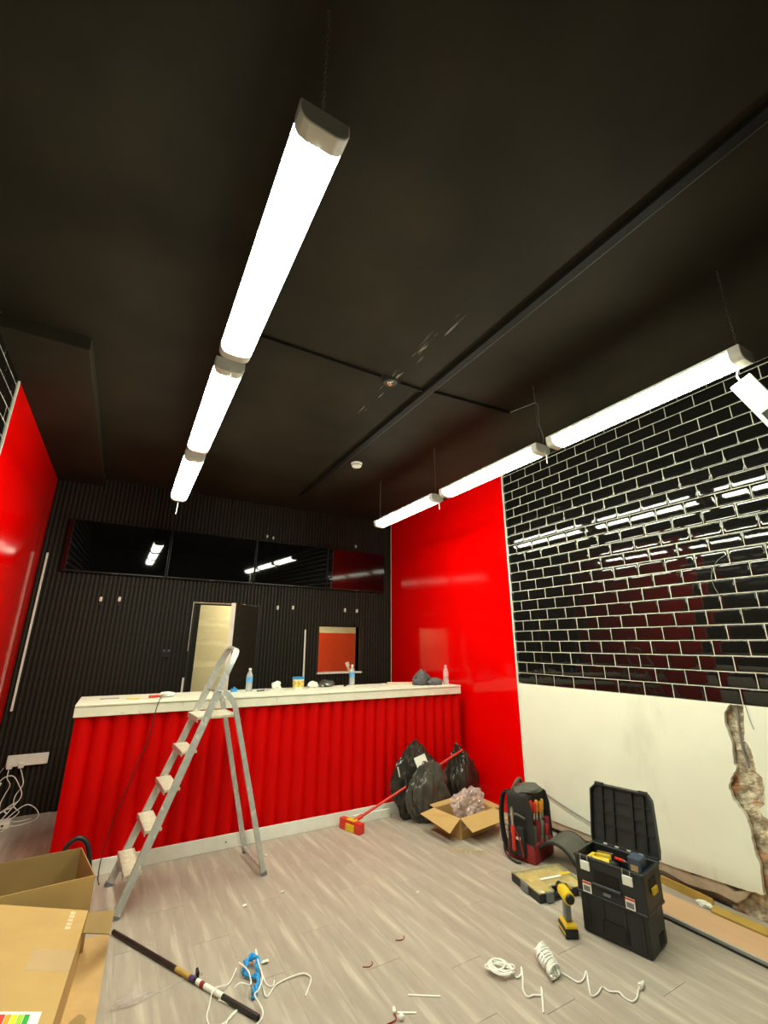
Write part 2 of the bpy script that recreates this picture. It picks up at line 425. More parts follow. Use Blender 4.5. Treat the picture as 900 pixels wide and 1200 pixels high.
# ------------------------------------------------------------------ back wall with door opening, hatch and slats
DX0, DX1, DZ = .72, 1.53, 2.085
HX0, HX1, HZ0, HZ1 = 2.40, 3.035, 1.235, 1.85
b = MB(); y0, y1 = YB+.012, YB+.12
b.box(XL-.1, DX0, y0, y1, -.01, H); b.box(DX0, DX1, y0, y1, DZ, H); b.box(DX1, HX0, y0, y1, -.01, H)
b.box(HX0, HX1, y0, y1, -.01, HZ0); b.box(HX0, HX1, y0, y1, HZ1, H); b.box(HX1, XR+.15, y0, y1, -.01, H)
wb = tag(b.build('wall_back', 'back_black'), kind='structure')
sl_mesh = {}
def slat(x, z0, z1):
    key = round(z1-z0, 3)
    if key not in sl_mesh:
        q = MB(); pr = [(-.0125, .012), (-.0125, -.004), (-.009, -.007), (.009, -.007), (.0125, -.004), (.0125, .012)]
        q.prism(pr, lambda a, c: (a, c, 0), lambda a, c: (a, c, key)); o = q.build('slat', 'slat_black', wb); sl_mesh[key] = o.data
    else:
        o = bpy.data.objects.new('slat', sl_mesh[key]); COL.objects.link(o); o.parent = wb
    o.location = (x, YB, z0)
x = XL+.03
while x < XR-.03:
    if DX0-.03 < x < DX1+.02: slat(x, DZ+.025, H)
    elif HX0-.02 < x < HX1+.02: slat(x, .0, HZ0-.03); slat(x, HZ1+.02, H)
    else: slat(x, .0, H)
    x += .0455
# door frame and open door
d1 = tag(MB().box(DX0-.012, DX0+.012, YB-.012, YB+.12, 0, DZ+.02).box(DX0+.012, DX1, YB-.012, YB+.12, DZ, DZ+.02).box(DX1-.012, DX1+.012, YB-.002, YB+.12, 0, DZ+.02).build('door_1', 'black_paint'), kind='structure')
MB().box(DX0-.016, DX0-.011, YB-.014, YB-.002, 1.52, DZ+.022).build('frame_bead', 'white_trim', d1)
MB().box(DX0-.016, DX0+.62, YB-.016, YB-.010, DZ+.012, DZ+.022).build('frame_bead', 'wood_strip', d1)
# leaf in local coords: hinge at origin, leaf along -x, room face at -y
leaf = MB().box(-.735, 0, .0, .038, .012, 2.065).build('door_leaf', 'back_black', d1, loc=(1.512, YB-.03, 0), rz=R(54.5))
MB().box(-.742, -.735, -.012, .040, .012, 2.065).build('leaf_edge', 'white_gloss', leaf)
xx = -.715; lm = None
while xx < -.01:
    if lm is None:
        o = MB().prism([(-.016, 0), (-.013, -.010), (.013, -.010), (.016, 0)], lambda a, c: (a, c, .012), lambda a, c: (a, c, 2.065)).build('slat', 'slat_black', leaf); lm = o.data
    else:
        o = bpy.data.objects.new('slat', lm); COL.objects.link(o); o.parent = leaf
    o.location = (xx, 0, 0); xx += .0455
# serving hatch: lining and sill
hw = tag(MB().box(HX0-.012, HX0, YB-.004, YB+.13, HZ0, HZ1+.012).box(HX1, HX1+.012, YB-.004, YB+.13, HZ0, HZ1+.012).box(HX0, HX1, YB-.004, YB+.13, HZ1, HZ1+.012).build('window_1', 'slat_black'), kind='structure')
MB().box(HX0-.012, HX1+.04, YB-.03, YB+.14, HZ0-.025, HZ0).build('sill', 'white_gloss', hw, bevel=.003, seg=1)
MB().box(HX1+.012, HX1+.06, YB-.022, YB-.003, HZ0, HZ1+.012).build('hatch_frame', 'slat_black', hw)
# the room behind
wbk = tag(MB().box(-.2, 4.1, 7.5, 7.6, -.01, 2.75).build('wall_corridor', 'cream'), kind='structure')
MB().box(2.1, 4.1, 7.49, 7.5, 0, 1.80).build('red_dado', 'red_matte', wbk)
MB().box(-.2, .975, 7.40, 7.5, 0, 2.74).build('dark_board', 'back_black', wbk)
MB().box(.9, 2.1, 7.48, 7.5, 0, 1.28).build('dado_board', 'cream', wbk)
MB().box(-.3, -.2, 6.15, 7.6, -.01, 2.75).box(4.1, 4.2, 6.15, 7.6, -.01, 2.75).build('side_walls', 'cream', wbk)
tag(MB().box(-.3, 4.2, 6.15, 7.6, 2.75, 2.83).build('ceiling_corridor', 'cream'), kind='structure')
cl = thing('added_room_lamp', 'unseen round lamp added to light the back room, behind the slatted wall', 'lamp', (2.0, 6.85, 2.75))  # out of view; added to light the doorway and hatch
MB().lathe([(.15, -.02), (.15, 0)], seg=24).build('lamp_base', 'white_plastic', cl)
MB().lathe([(.02, -.085), (.09, -.075), (.13, -.05), (.145, -.02)], seg=24).build('lamp_shade', 'room_light', cl, smooth=True)

# ------------------------------------------------------------------ ceiling services
tr = thing('cable_trunking', 'long black cable trunking running along the ceiling to the back wall', 'trunking', (1.79, 3.0, H))
MB().box(-.028, .028, YF-3.0+.01, 2.35, -.032, -.001).build('trunk_body', 'trunk_black', tr, bevel=.003, seg=1)
MB().box(.028, .032, YF-3.0+.01, 2.35, -.030, -.001).build('trunk_lit_edge', 'trunk_lit_edge', tr)
cd = thing('ceiling_conduit', 'thin black conduit crossing under the ceiling, left of the trunking', 'conduit', (1.22, 2.465, H))
MB().tube([(-.75, 0, -.011), (.16, 0, -.011)], .010, 8).tube([(.33, 0, -.011), (.54, 0, -.011)], .010, 8).build('conduit_pipe', 'trunk_black', cd, smooth=True)
cd2 = thing('ceiling_conduit', 'thin black conduit on the ceiling, right of the trunking', 'conduit', (2.20, 2.42, H))
MB().tube([(-.39, .02, -.012), (.39, -.05, -.012)], .012, 8).build('conduit_pipe', 'trunk_black', cd2, smooth=True)
jb = thing('junction_box', 'small open junction box with copper and white wires on the ceiling', 'junction box', (1.475, 2.485, H))
MB().lathe([(.050, -.022), (.052, -.018), (.052, -.001)], seg=20).build('box_body', 'black_paint', jb)
MB().box(-.022, .022, -.004, .004, -.029, -.022, Matrix.Rotation(R(50), 4, 'Z')).box(-.022, .022, -.004, .004, -.029, -.022, Matrix.Rotation(R(-40), 4, 'Z') @ Matrix.Translation((.0, -.018, 0))).build('connector', 'white_plastic', jb)
MB().tube(smooth_path([(-.02, .01, -.024), (0, .014, -.034), (.018, .004, -.024)]), .005, 6).build('copper_wire', 'orange_plastic', jb)
sd = thing('smoke_detector', 'white round smoke detector on the black ceiling', 'smoke detector', (1.96, 4.035, H))
MB().lathe([(.060, -.012), (.062, -.001)], seg=28).build('base_plate', 'white_plastic', sd, smooth=True)
MB().lathe([(.030, -.046), (.046, -.042), (.054, -.030), (.056, -.014)], seg=28).build('sensor_cover', 'white_plastic', sd, smooth=True)
MB().lathe([(.0567, -.029), (.0567, -.024)], seg=28).build('vent_slot', 'tool_grey', sd)

# ------------------------------------------------------------------ batten lamps
LZ = 2.94; LL = 1.172
def batten():
    t = thing('batten_lamp', 'x', 'lamp')
    # local y along lamp (0..LL), z from 0 (bottom) up; width .145
    prof = [(-.072, .052), (-.070, .030), (-.060, .012), (-.040, .002), (0, -.002), (.040, .002), (.060, .012), (.070, .030), (.072, .052)]
    MB().prism(prof, lambda a, c: (a, .055, c), lambda a, c: (a, LL-.055, c)).build('diffuser', 'diffuser', t, smooth=True)
    MB().box(-.070, .070, .03, LL-.03, .0525, .075).build('housing', 'lamp_white', t, bevel=.004)
    pc = [(-.073, .074), (-.073, .030), (-.062, .010), (-.040, 0), (.040, 0), (.062, .010), (.073, .030), (.073, .074)]
    for a, b2 in ((0, .0545), (LL-.0545, LL)):
        MB().prism(pc, lambda p, c, a=a: (p, a, c), lambda p, c, b2=b2: (p, b2, c)).build('end_cap', 'lamp_white', t, bevel=.003, seg=1)
    return t
link_me = None
def chain(par, y, z0, z1, x=0):
    q = MB(); z = z0; k = 0
    while z < z1-.012:
        pts = []
        for i in range(8):
            a = 2*math.pi*i/8; u, v = math.cos(a)*.0045, math.sin(a)*.013
            pts.append((x+(u if k % 2 else 0), y+(0 if k % 2 else u), min(z+.012+v, z1-.001)))
        q.tube(pts, .0012, 5, closed=True); z += .021; k += 1
    return q.build('chain', 'chain', par)
proto = batten()
rows = [(.275, (.81, 2.08, 3.378), 'left'), (2.465, (.707, 1.964, 3.253), 'right')]
lab = {('left', 0): 'long lit batten lamp in the left row, nearest the camera, largest in view',
       ('left', 1): 'lit batten lamp in the middle of the left row, between two others',
       ('left', 2): 'lit batten lamp at the far end of the left row, nearest the televisions',
       ('right', 0): 'long lit batten lamp in the right row, nearest the camera above the black tiles',
       ('right', 1): 'lit batten lamp in the middle of the right row, above the red panel edge',
       ('right', 2): 'short-looking lit batten lamp at the far end of the right row, before the red panel'}
first = True
for X0, ys, nm in rows:
    for i, y in enumerate(ys):
        t = proto if first else copy_tree(proto); first = False
        t.location = (X0, y, LZ); t['label'] = lab[(nm, i)]; t['group'] = 'hanging batten lamps in two rows'
        chain(t, .03, .075, H-LZ)
        if i == 2 : chain(t, LL-.03, .075, H-LZ)
        if not (nm == 'left' and i == 0) and not (nm == 'right' and i == 0):
            MB().tube([(.0, -.012, .03), (.004, -.016, -.03), (.002, -.018, -.085)], .0032, 6).build('cord_end', 'white_cable', t, smooth=True)
        if nm == 'left' and i == 2:
            MB().tube([(.0, LL+.012, .03), (.0, LL+.016, -.06), (-.004, LL+.018, -.12)], .0032, 6).build('cord_end', 'white_cable', t, smooth=True)
        if nm == 'right' and i == 1:
            MB().tube(smooth_path([(2.59-X0, 2.365-y, H-LZ-.014), (2.625-X0, 2.20-y, H-LZ-.02), (2.615-X0, 2.10-y, H-LZ-.05), (2.575-X0, 2.06-y, H-LZ-.18), (2.54-X0, 2.035-y, .28), (2.505-X0, 1.985-y, .15), (0, 1.96-y, .082)]), .0035, 7).build('feed_cable', 'grey_cable', t, smooth=True)
# gear tray dangling from the nearest right lamp
gt = thing('gear_tray', 'white metal gear tray dangling on a cord from the near right lamp', 'lamp part', (2.54, .782, 2.893))
ld = Vector((0, -.36, -.93)).normalized(); wd = Vector((0, .93, -.36)).normalized(); td = Vector((1, 0, 0))
Mg = Matrix((td, wd, ld)).transposed().to_4x4()
MB().box(-.012, .012, -.05, .05, 0, .62, Mg).build('tray', 'white_gloss', gt, bevel=.003, seg=1)
MB().box(-.024, -.012, -.012, .030, .22, .30, Mg).build('hole_shade_block', 'tool_dark', gt)  # dark block coloured as the shade of a hole in the tray
for k_ in ((-.013, .038, .07), (-.013, .040, .15)):
    MB().lathe([(.007, -.002), (.007, 0)], c=Mg @ Vector(k_), seg=10, M=Matrix.Rotation(R(90), 4, 'Y')).build('screw', 'steel', gt)
MB().tube(smooth_path([(0, 0, 0), (-.01, .005, .03), (-.045, -.02, .055)]), .004, 7).build('cord', 'white_cable', gt, smooth=True)

# ------------------------------------------------------------------ televisions
tvx = [(-.715, .345), (.352, 1.405), (1.412, 2.452), (2.459, 3.425)]
tvl = ['black wall television at the far left, reflecting a lamp', 'black wall television second from the left, above the open door',
       'black wall television third from the left, reflecting a lamp row', 'black wall television at the far right, reflecting the red panel']
for (a, b2), l in zip(tvx, tvl):
    t = thing('television', l, 'television', ((a+b2)/2, YB-.002, 2.375), 0, 'televisions in a row on the slatted wall'); w = (b2-a)/2-.002
    Mv = Matrix.Translation((0, -.055, 0)) @ Matrix.Rotation(R(2.0), 4, 'X') @ Matrix.Translation((0, .055, 0))
    MB().box(-w, w, -.055, -.020, 0, .60, Mv).build('casing', 'tv_bezel', t, bevel=.004, seg=1)
    MB().box(-w+.008, w-.008, -.057, -.055, .018, .592, Mv).build('screen', 'tv_screen', t)
    MB().box(-.25, .25, -.026, 0, .15, .45).build('wall_mount', 'tool_dark', t)
    MB().box(-.03, .03, -.0575, -.055, .004, .010, Mv).build('logo_strip', 'tool_grey', t)
# loose connectors on short leads below the televisions
plugs = [(-.281, 2.089, 'far left of the pair below the first television'), (-.098, 2.098, 'right of the pair below the first television'),
         (1.772, 2.081, 'left of the pair below the third television'), (1.988, 2.091, 'right of the pair below the third television'),
         (2.779, 2.088, 'left of the pair below the last television'), (2.975, 2.083, 'right of the pair below the last television')]
for i, (x, z, l) in enumerate(plugs):
    t = thing('cable_plug', 'white cable plug, '+l, 'plug', (x, YB-.012, z), 0, 'loose plugs below the televisions')
    MB().box(-.014, .014, -.022, .010, -.026, .026).build('plug_body', 'white_plastic', t, bevel=.004, seg=1)
    MB().tube(smooth_path([(0, -.006, .03), (.004, -.004, .15), (0, -.004, .29)]), .004, 6).build('lead', 'black_cable', t)
    MB().box(-.010, .010, -.018, .004, -.06, -.03).build('tail', 'tool_dark', t)
for x, z, l in ((1.553, 3.055, 'left'), (1.639, 3.041, 'middle'), (2.938, 3.065, 'rightmost')):
    t = thing('wall_clip', 'tiny white cable clip above the televisions, %s of three' % l, 'clip', (x, YB-.012, z), 0, 'cable clips above the televisions')
    MB().box(-.012, .012, -.014, .010, -.018, .018).build('clip_body', 'white_plastic', t, bevel=.003, seg=1)
    MB().tube([(0, -.004, -.018), (0, -.004, -.045)], .003, 6).build('clip_wire', 'grey_cable', t)
bs = thing('black_socket', 'black double wall socket on the slats, left of the door', 'socket', (.473, YB-.001, 1.50))
MB().box(-.055, .055, -.014, 0, -.05, .05).build('face_plate', 'tool_dark', bs, bevel=.004, seg=1)
for k_ in (-.04, .01):
    MB().box(k_, k_+.03, -.020, -.014, -.03, .01).build('socket_outlet', 'back_black', bs)
    MB().box(k_+.005, k_+.025, -.019, -.014, .018, .034).build('rocker', 'tool_grey', bs)
st = thing('wall_strip', 'thin white vertical trim strip on the slats in the left corner', 'trim strip', (-.862, YB, .95))
MB().box(-.010, .010, -.016, -.001, 0, 1.62).build('strip', 'white_gloss', st, bevel=.002, seg=1)
for (xx, yy, z0_, z1_, lean, l) in ((2.18, 5.93, .001, 1.80, .075, 'tall thin white batten leaning on the slats beside the hatch'), (.69, 5.9, .001, 1.22, .10, 'short pale batten standing behind the counter at the door')):
    o = MB().beam((0, -lean, z0_), (.004, 0, z1_), .022, .012, (1, 0, 0)).build('wood_batten', 'white_trim', None, loc=(xx, YB-.022 if lean < .09 else YB-.028, 0)); tag(o, l, 'batten')
br = thing('paint_scraper', 'pale scraper standing on the hatch sill at the right', 'scraper', (2.90, YB+.03, HZ0))
MB().beam((0, 0, 0), (-.02, .01, .07), .03, .012, (1, 0, 0)).build('handle', 'wood_strip', br)
MB().beam((-.02, .01, .07), (-.035, .015, .125), .055, .004, (1, 0, 0)).build('blade', 'white_plastic', br)

# ------------------------------------------------------------------ counter
CX0, CX1, CY = -.225, 3.48, 4.307
co = thing('bar_counter', 'bar counter with a corrugated red front and white kickboard', 'counter', (0, CY, 0))
q = []
nn = int((CX1-CX0)/.125*16)
front = []
for i in range(nn+1):
    x = CX0+(CX1-CX0)*i/nn; ph = (x-CX0)/.125*2*math.pi
    yv = .038*(1-abs(math.sin(ph/2))**.9)
    front.append((x, yv))
poly = front+[(CX1, .07), (CX0, .07)]
fs = MB()
n = len(front)
vs = [(x, y, z) for z in (.08, 1.065) for x, y in front]
fs.add(vs, [(i, i+1, n+i+1, n+i) for i in range(n-1)])
vs = [(x, y+.006, z) for z in (.08, 1.065) for x, y in front]
fs.add(vs, [(i+1, i, n+i, n+i+1) for i in range(n-1)])
fs.build('corrugated_front', 'red_wave', co, smooth=True)
MB().box(CX0, CX1, .045, .075, 0, 1.063).box(CX0, CX0+.03, .075, .55, 0, 1.063).box(CX1-.03, CX1, .075, .55, 0, 1.063).build('carcass', 'red_matte', co)
MB().box(CX0, CX1, -.005, -.001, 0.001, .105).build('kickboard', 'white_gloss', co, bevel=.002, seg=1)
MB().lathe([(.006, -.002), (.006, 0)], c=(.98, -.008, .05), seg=8, M=Matrix.Rotation(R(90), 4, 'X')).build('screw', 'tool_dark', co)
wt = thing('worktop', 'long white painted worktop along the top of the red counter', 'worktop', (0, CY, 1.065))
MB().box(CX0-.012, 1.32, -.024, .0, .002, .072).build('fascia', 'worktop', wt, bevel=.002, seg=1)
MB().box(1.3225, CX1+.004, -.024, .0, .002, .072).build('fascia', 'worktop', wt, bevel=.002, seg=1)
MB().box(CX0-.008, CX1, .001, .59, .002, .074).build('core_board', 'mustard', wt)
MB().box(CX0-.012, CX1+.004, -.030, .60, .0755, .092).build('top_board', 'worktop', wt, bevel=.003, seg=1)
TOPZ = 1.065+.092
# water bottles
def bottle(x, y, h, label, lm, cap, scale=1):
    t = thing('water_bottle', label, 'bottle', (x, y, TOPZ), 0, 'plastic bottles on the worktop')
    r = .031*scale
    MB().lathe([(r*.85, 0), (r, .006), (r, h*.30), (r*.93, h*.34), (r, h*.38), (r, h*.62), (r*.9, h*.72), (r*.45, h*.86), (r*.40, h*.92)], seg=18).build('bottle_body', 'water', t, smooth=True)
    MB().lathe([(r*1.015, h*.40), (r*1.015, h*.62)], seg=18).build('bottle_label', lm, t, smooth=True)
    MB().lathe([(r*.46, h*.915), (r*.46, h*.99), (r*.38, h)], seg=14).build('bottle_cap', cap, t)
bottle(1.155, 4.70, .215, 'clear water bottle with a blue label beside the ladder top', 'blue_label', 'white_plastic')
bottle(2.35, 4.83, .225, 'clear water bottle with a blue label below the hatch', 'blue_label', 'white_plastic')
bottle(3.41, 4.46, .215, 'clear bottle with a pink label beside the grey cloth', 'pink_label', 'pink_label')
tb = thing('paint_tub', 'small white tub with yellow label and blue lid on the worktop', 'tub', (1.68, 4.75, TOPZ))
MB().lathe([(.050, 0), (.052, .004), (.060, .10)], seg=20).build('tub_body', 'white_plastic', tb, smooth=True)
MB().lathe([(.0545, .018), (.0598, .080)], seg=20).build('tub_label', 'tub_label', tb, smooth=True)
MB().lathe([(.064, .095), (.065, .112), (.058, .116)], seg=20).build('tub_lid', 'blue_plastic', tb)
jc = thing('crumpled_jumper', 'crumpled dark grey jumper lying at the right end of the worktop', 'clothing', (3.13, 4.48, TOPZ))
MB().blob((-.02, .03, .055), (.12, .08, .10), 3, .35, 2.2, 4, .0, tip=.2).build('jumper_body', 'cloth', jc, smooth=True)
MB().blob((.10, -.05, .03), (.10, .045, .045), 5, .3, 3, 3, .0).build('sleeve', 'cloth', jc, smooth=True)
for (x, y, rr_, s, l, m_) in ((1.46, 4.80, .05, .05, 'crumpled white rag left of the paint tub', 'white_plastic'), (1.86, 4.78, .06, .04, 'crumpled pale rag right of the paint tub', 'white_plastic'),
                          (2.02, 4.80, .09, .045, 'grey and white crumpled glove right of the pale rag', 'bag_grey')):
    o = MB().blob((0, 0, s*.6), (rr_, rr_*.7, s), int(x*10), .4, 2.5, 3, 0).build('crumpled_rag', m_, None, smooth=True, loc=(x, y, TOPZ)); tag(o, l, 'rag')
o = MB().box(-.03, .03, -.012, .012, 0, .03).box(-.010, .010, -.010, .010, .03, .045).build('blue_clip', 'blue_plastic', None, bevel=.003, loc=(1.02, 4.72, TOPZ)); tag(o, 'small blue plastic clip left of the first bottle', 'clip')
def pen(name, a, b2, r_, m_, l, c='tool', tipm=None):
    a = Vector(a); b2 = Vector(b2); t = thing(name, l, c, tuple(a)); d = b2-a
    MB().tube([(0, 0, 0), d*.55], r_, 8).build('handle', m_, t, smooth=True)
    MB().tube([d*.55, d*.6, d], [r_*.7, r_*.45, r_*.35], 8).build('shaft', tipm or 'steel', t, smooth=True)
pen('marker_pen', (2.20, 4.72, TOPZ+.008), (2.27, 4.78, TOPZ+.008), .008, 'tool_dark', 'black marker pen on the worktop before the hatch', 'pen', 'tool_dark')
pen('screwdriver', (1.22, 4.62, TOPZ+.009), (1.36, 4.68, TOPZ+.009), .009, 'tool_grey', 'grey screwdriver lying right of the first bottle', 'screwdriver')
pen('pencil', (.10, 4.50, TOPZ+.005), (.27, 4.46, TOPZ+.005), .0045, 'yellow_plastic', 'yellow pencil near the left end of the worktop', 'pencil', 'wood_strip')
sp = thing('filling_tool', 'messy filling knife with a white smeared blade left of the ladder', 'knife', (.33, 4.50, TOPZ))
MB().tube([(-.06, .0, .012), (.02, .03, .014)], .011, 8).build('handle', 'red_plastic', sp, smooth=True)
MB().box(0, .10, -.04, .03, .006, .012, Matrix.Translation((.02, .03, 0)) @ Matrix.Rotation(R(20), 4, 'Z')).build('blade', 'steel', sp)
MB().blob((.09, .05, .02), (.06, .04, .022), 4, .4, 2.5, 3, .0).build('filler_lump', 'white_plastic', sp, smooth=True)
o = MB().beam((0, 0, .011), (.62, -.30, .011), .018, .03, (0, 0, 1)).build('wood_strip', 'wood_strip', None, loc=(2.80, 4.80, TOPZ+.001)); tag(o, 'pale wooden strip lying diagonally at the right of the worktop', 'batten')
o = MB().box(-.07, .07, -.012, .012, 0, .004).box(-.07, -.03, -.025, -.012, 0, .004).build('tape_mark', 'grey_cable', None, loc=(-.02, 4.62, TOPZ)); tag(o, 'small grey offcut near the left end of the worktop', 'offcut')
o = MB().tube(smooth_path([(.36, 4.46, TOPZ+.004), (.345, 4.35, TOPZ+.004), (.335, 4.272, TOPZ+.003), (.325, 4.268, 1.12), (.315, 4.285, 1.04), (.29, 4.297, .85), (.20, 4.298, .55), (.12, 4.297, .25), (.10, 4.29, .10), (.10, 4.25, .006), (.11, 4.15, .005)]), .0035, 6).build('hanging_cable', 'black_cable', None, smooth=True)
tag(o, 'thin dark cable hanging over the worktop edge down the counter front', 'cable')

# ------------------------------------------------------------------ step ladder (local: x travel, y across)
la = thing('step_ladder', 'splattered grey aluminium step ladder standing open before the counter', 'ladder', (.185, 3.865, 0), R(4.6))
def stile(side):
    q = MB(); y0, y1 = .235*side, .135*side
    q.beam((0.0, y0, .0), (.50, y0+(y1-y0)*.72, 1.265), .022, .050, (0, 1, 0))
    return q
for sde in (-1, 1):
    stile(sde).build('stile', 'alu', la, bevel=.003, seg=1)
    MB().beam((-.003, .235*sde, 0), (.008, .2345*sde, .022), .025, .054, (0, 1, 0)).build('foot', 'tool_grey', la)
# handle loop
hp = [(.485, -.163, 1.24), (.555, -.150, 1.41), (.605, -.135, 1.525), (.618, -.11, 1.553), (.624, -.06, 1.567), (.625, 0, 1.57), (.624, .06, 1.567), (.618, .11, 1.553), (.605, .135, 1.525), (.555, .150, 1.41), (.485, .163, 1.24)]
q = MB(); P = [Vector(p) for p in hp]; vs = []; fcs = []
for i, p in enumerate(P):
    d = (P[min(i+1, len(P)-1)]-P[max(i-1, 0)]).normalized(); ax = Vector((.92, 0, -.38)); n_ = d.cross(ax).normalized()
    for a_, b_ in ((-1, -1), (1, -1), (1, 1), (-1, 1)): vs.append(p+ax*.024*a_+n_*.009*b_)
for i in range(len(P)-1):
    for k in range(4):
        k2 = (k+1) % 4; fcs.append((i*4+k, i*4+k2, i*4+4+k2, i*4+4+k))
fcs += [(0, 1, 2, 3), tuple(len(vs)-4+k for k in (3, 2, 1, 0))]
q.add(vs, fcs).build('handle_loop', 'alu', la, smooth=True)
def at(z): return .50*z/1.265, .235-(.072)*z/1.265
for z in (.20, .42, .64, .86):
    x0, yh = at(z)
    t_ = MB().box(x0-.052, x0+.048, -yh+.012, yh-.012, z-.009, z+.009).build('tread', 'tread', la, bevel=.003, seg=1)
    MB().box(x0-.055, x0-.049, -yh+.012, yh-.012, z-.022, z+.008).build('tread_lip', 'alu', t_)
x0, yh = at(1.08)
pf = MB().box(x0-.055, x0+.22, -yh+.010, yh-.010, 1.068, 1.088).build('platform', 'tread', la, bevel=.003, seg=1)
MB().box(x0+.215, x0+.224, -yh-.012, yh+.012, 1.058, 1.09).build('platform_lip', 'alu', pf)
MB().box(x0-.060, x0-.054, -yh+.010, yh-.010, 1.05, 1.086).build('platform_lip', 'alu', pf)
for sde in (-1, 1):
    pts = smooth_path([(.535, .150*sde, 1.245), (.575, .158*sde, 1.225), (.625, .170*sde, 1.16), (.66, .178*sde, 1.04), (.937, .216*sde, .015)], 5)
    q = MB()
    for a_, b_ in zip(pts, pts[1:]): q.beam(a_, b_+(b_-a_)*.04, .020, .036, (0, 1, 0))
    q.build('rear_leg', 'alu', la)
    MB().beam((.936, .216*sde, .024), (.943, .217*sde, 0), .024, .040, (0, 1, 0)).build('foot', 'tool_grey', la)
MB().beam((.925, -.21, .045), (.925, .21, .045), .016, .022, (0, 0, 1)).build('floor_bar', 'alu', la)
MB().tube([(.505, -.175, 1.25), (.505, .175, 1.25)], .010, 10).build('hinge_pin', 'steel', la)

# ------------------------------------------------------------------ cartons bottom left
def quad(a, b2, c, d, t=.005): return MB().sheet([[a, b2], [d, c]], t)
ca = thing('open_carton', 'open brown carton with its empty inside showing, behind the flat lamp carton', 'carton', (-.3, 3.56, .008))
A_ = {'BR': (.27, .25), 'FR': (.36, -.20), 'FL': (-.32, -.24), 'BL': (-.36, .23)}
def wall4(p, q2, z1a, z1b): return quad((p[0], p[1], .003), (q2[0], q2[1], .003), (q2[0], q2[1], z1b), (p[0], p[1], z1a))
wall4(A_['BL'], A_['BR'], .35, .35).build('rear_side', 'cardboard_shade_stain', ca)
wall4(A_['BR'], A_['FR'], .35, .35).build('end_side', 'cardboard_shade_stain', ca)
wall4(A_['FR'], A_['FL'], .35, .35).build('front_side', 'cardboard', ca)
wall4(A_['FL'], A_['BL'], .35, .35).build('end_side', 'cardboard_shade_stain', ca)
quad((.26, .24, .006), (.35, -.19, .006), (-.31, -.23, .006), (-.35, .22, .006)).build('base', 'cardboard_shade_stain', ca)
cs = thing('cardboard_sheet', 'flattened cardboard sheet lying on the floor under the lamp carton', 'cardboard', (0, 2.8, 0))
quad((.185, .69, .004), (.10, -.75, .004), (-.45, -.70, .004), (-.36, .72, .004), .006).build('sheet', 'cardboard_tan', cs)
MB().blob((.075, .02, .008), (.035, .05, .004), 3, .3, 2, 3).build('stain', 'cardboard_shade_stain', cs)
cb = thing('lamp_carton', 'long brown lamp carton with energy label at the bottom left', 'carton', (0, 2.8, .0))
# top sheet: hinge edge on the right, rising to the left
H0, H1 = Vector((.054, .424, .25)), Vector((-.045, -.72, .25)); LV = Vector((-.50, .045, .13))
quad(H0, H1, H1+LV, H0+LV, .006).build('top_flap', 'cardboard', cb)
zb = .012
quad(H0+Vector((-.006, 0, -.006)), H1+Vector((-.006, 0, -.006)), Vector((H1.x-.012, H1.y, zb)), Vector((H0.x-.012, H0.y, zb))).build('long_side', 'cardboard', cb)
quad(H0+Vector((-.008, -.004, -.008)), H0+Vector((-.50, -.02, -.008)), Vector((H0.x-.50, H0.y-.02, zb)), Vector((H0.x-.012, H0.y-.004, zb))).build('end_side', 'cardboard_shade_stain', cb)
quad(H1+Vector((-.50, 0, -.008)), H0+Vector((-.50, -.02, -.008)), Vector((H0.x-.50, H0.y-.02, zb)), Vector((H1.x-.50, H1.y, zb))).build('long_side', 'cardboard', cb)
quad(H1+Vector((-.008, 0, -.008)), H1+Vector((-.50, 0, -.008)), Vector((H1.x-.50, H1.y, zb)), Vector((H1.x-.012, H1.y, zb))).build('end_side', 'cardboard', cb)
quad(H0+Vector((0, -.006, -.004)), (.188, .60, .15), (.172, .43, .12), (.045, .33, .20)).build('end_flap', 'cardboard_shade_stain', cb)  # turned-away flap; its shade comes from the darker cardboard colour
# frame on the flap for prints: u along the hinge edge, v to the left
du = (H1-H0).normalized(); dv = LV.normalized(); nn_ = du.cross(dv).normalized()
if nn_.z < 0: nn_ = -nn_
def onflap(u, v, h=.0036): return H0+du*u+dv*v+nn_*h
def patch(name, u0, u1, v0, v1, m_, par, h=.0036): return quad(onflap(u0, v0, h), onflap(u1, v0, h), onflap(u1, v1, h), onflap(u0, v1, h), .0006).build(name, m_, par)
for k in range(5): patch('printed_mark', .022+.034*k, .048+.034*k, .055, .078, 'wood_strip', cb)
lb = patch('energy_label', .735, .93, .05, .215, 'label_white', cb)
for k, mm in enumerate(('e_green', 'e_lime', 'e_yellow', 'e_orange', 'e_red')):
    patch('label_band', .75, .82, .085+.02*k, .103+.02*k, mm, lb, .0044)
tp = patch('packing_tape', .35, .50, -.0, .17, 'tape', cb, .0042)
ho = MB().tube(smooth_path([(-.15, 3.93, .022), (-.155, 3.93, .20), (-.12, 3.935, .33), (-.06, 3.935, .375), (0, 3.93, .33), (.035, 3.92, .18), (.04, 3.90, .022)]), .015, 10).build('hose_loop', 'tool_black', None, smooth=True)
tag(ho, 'dark grey hose loop arching up behind the open carton', 'hose')

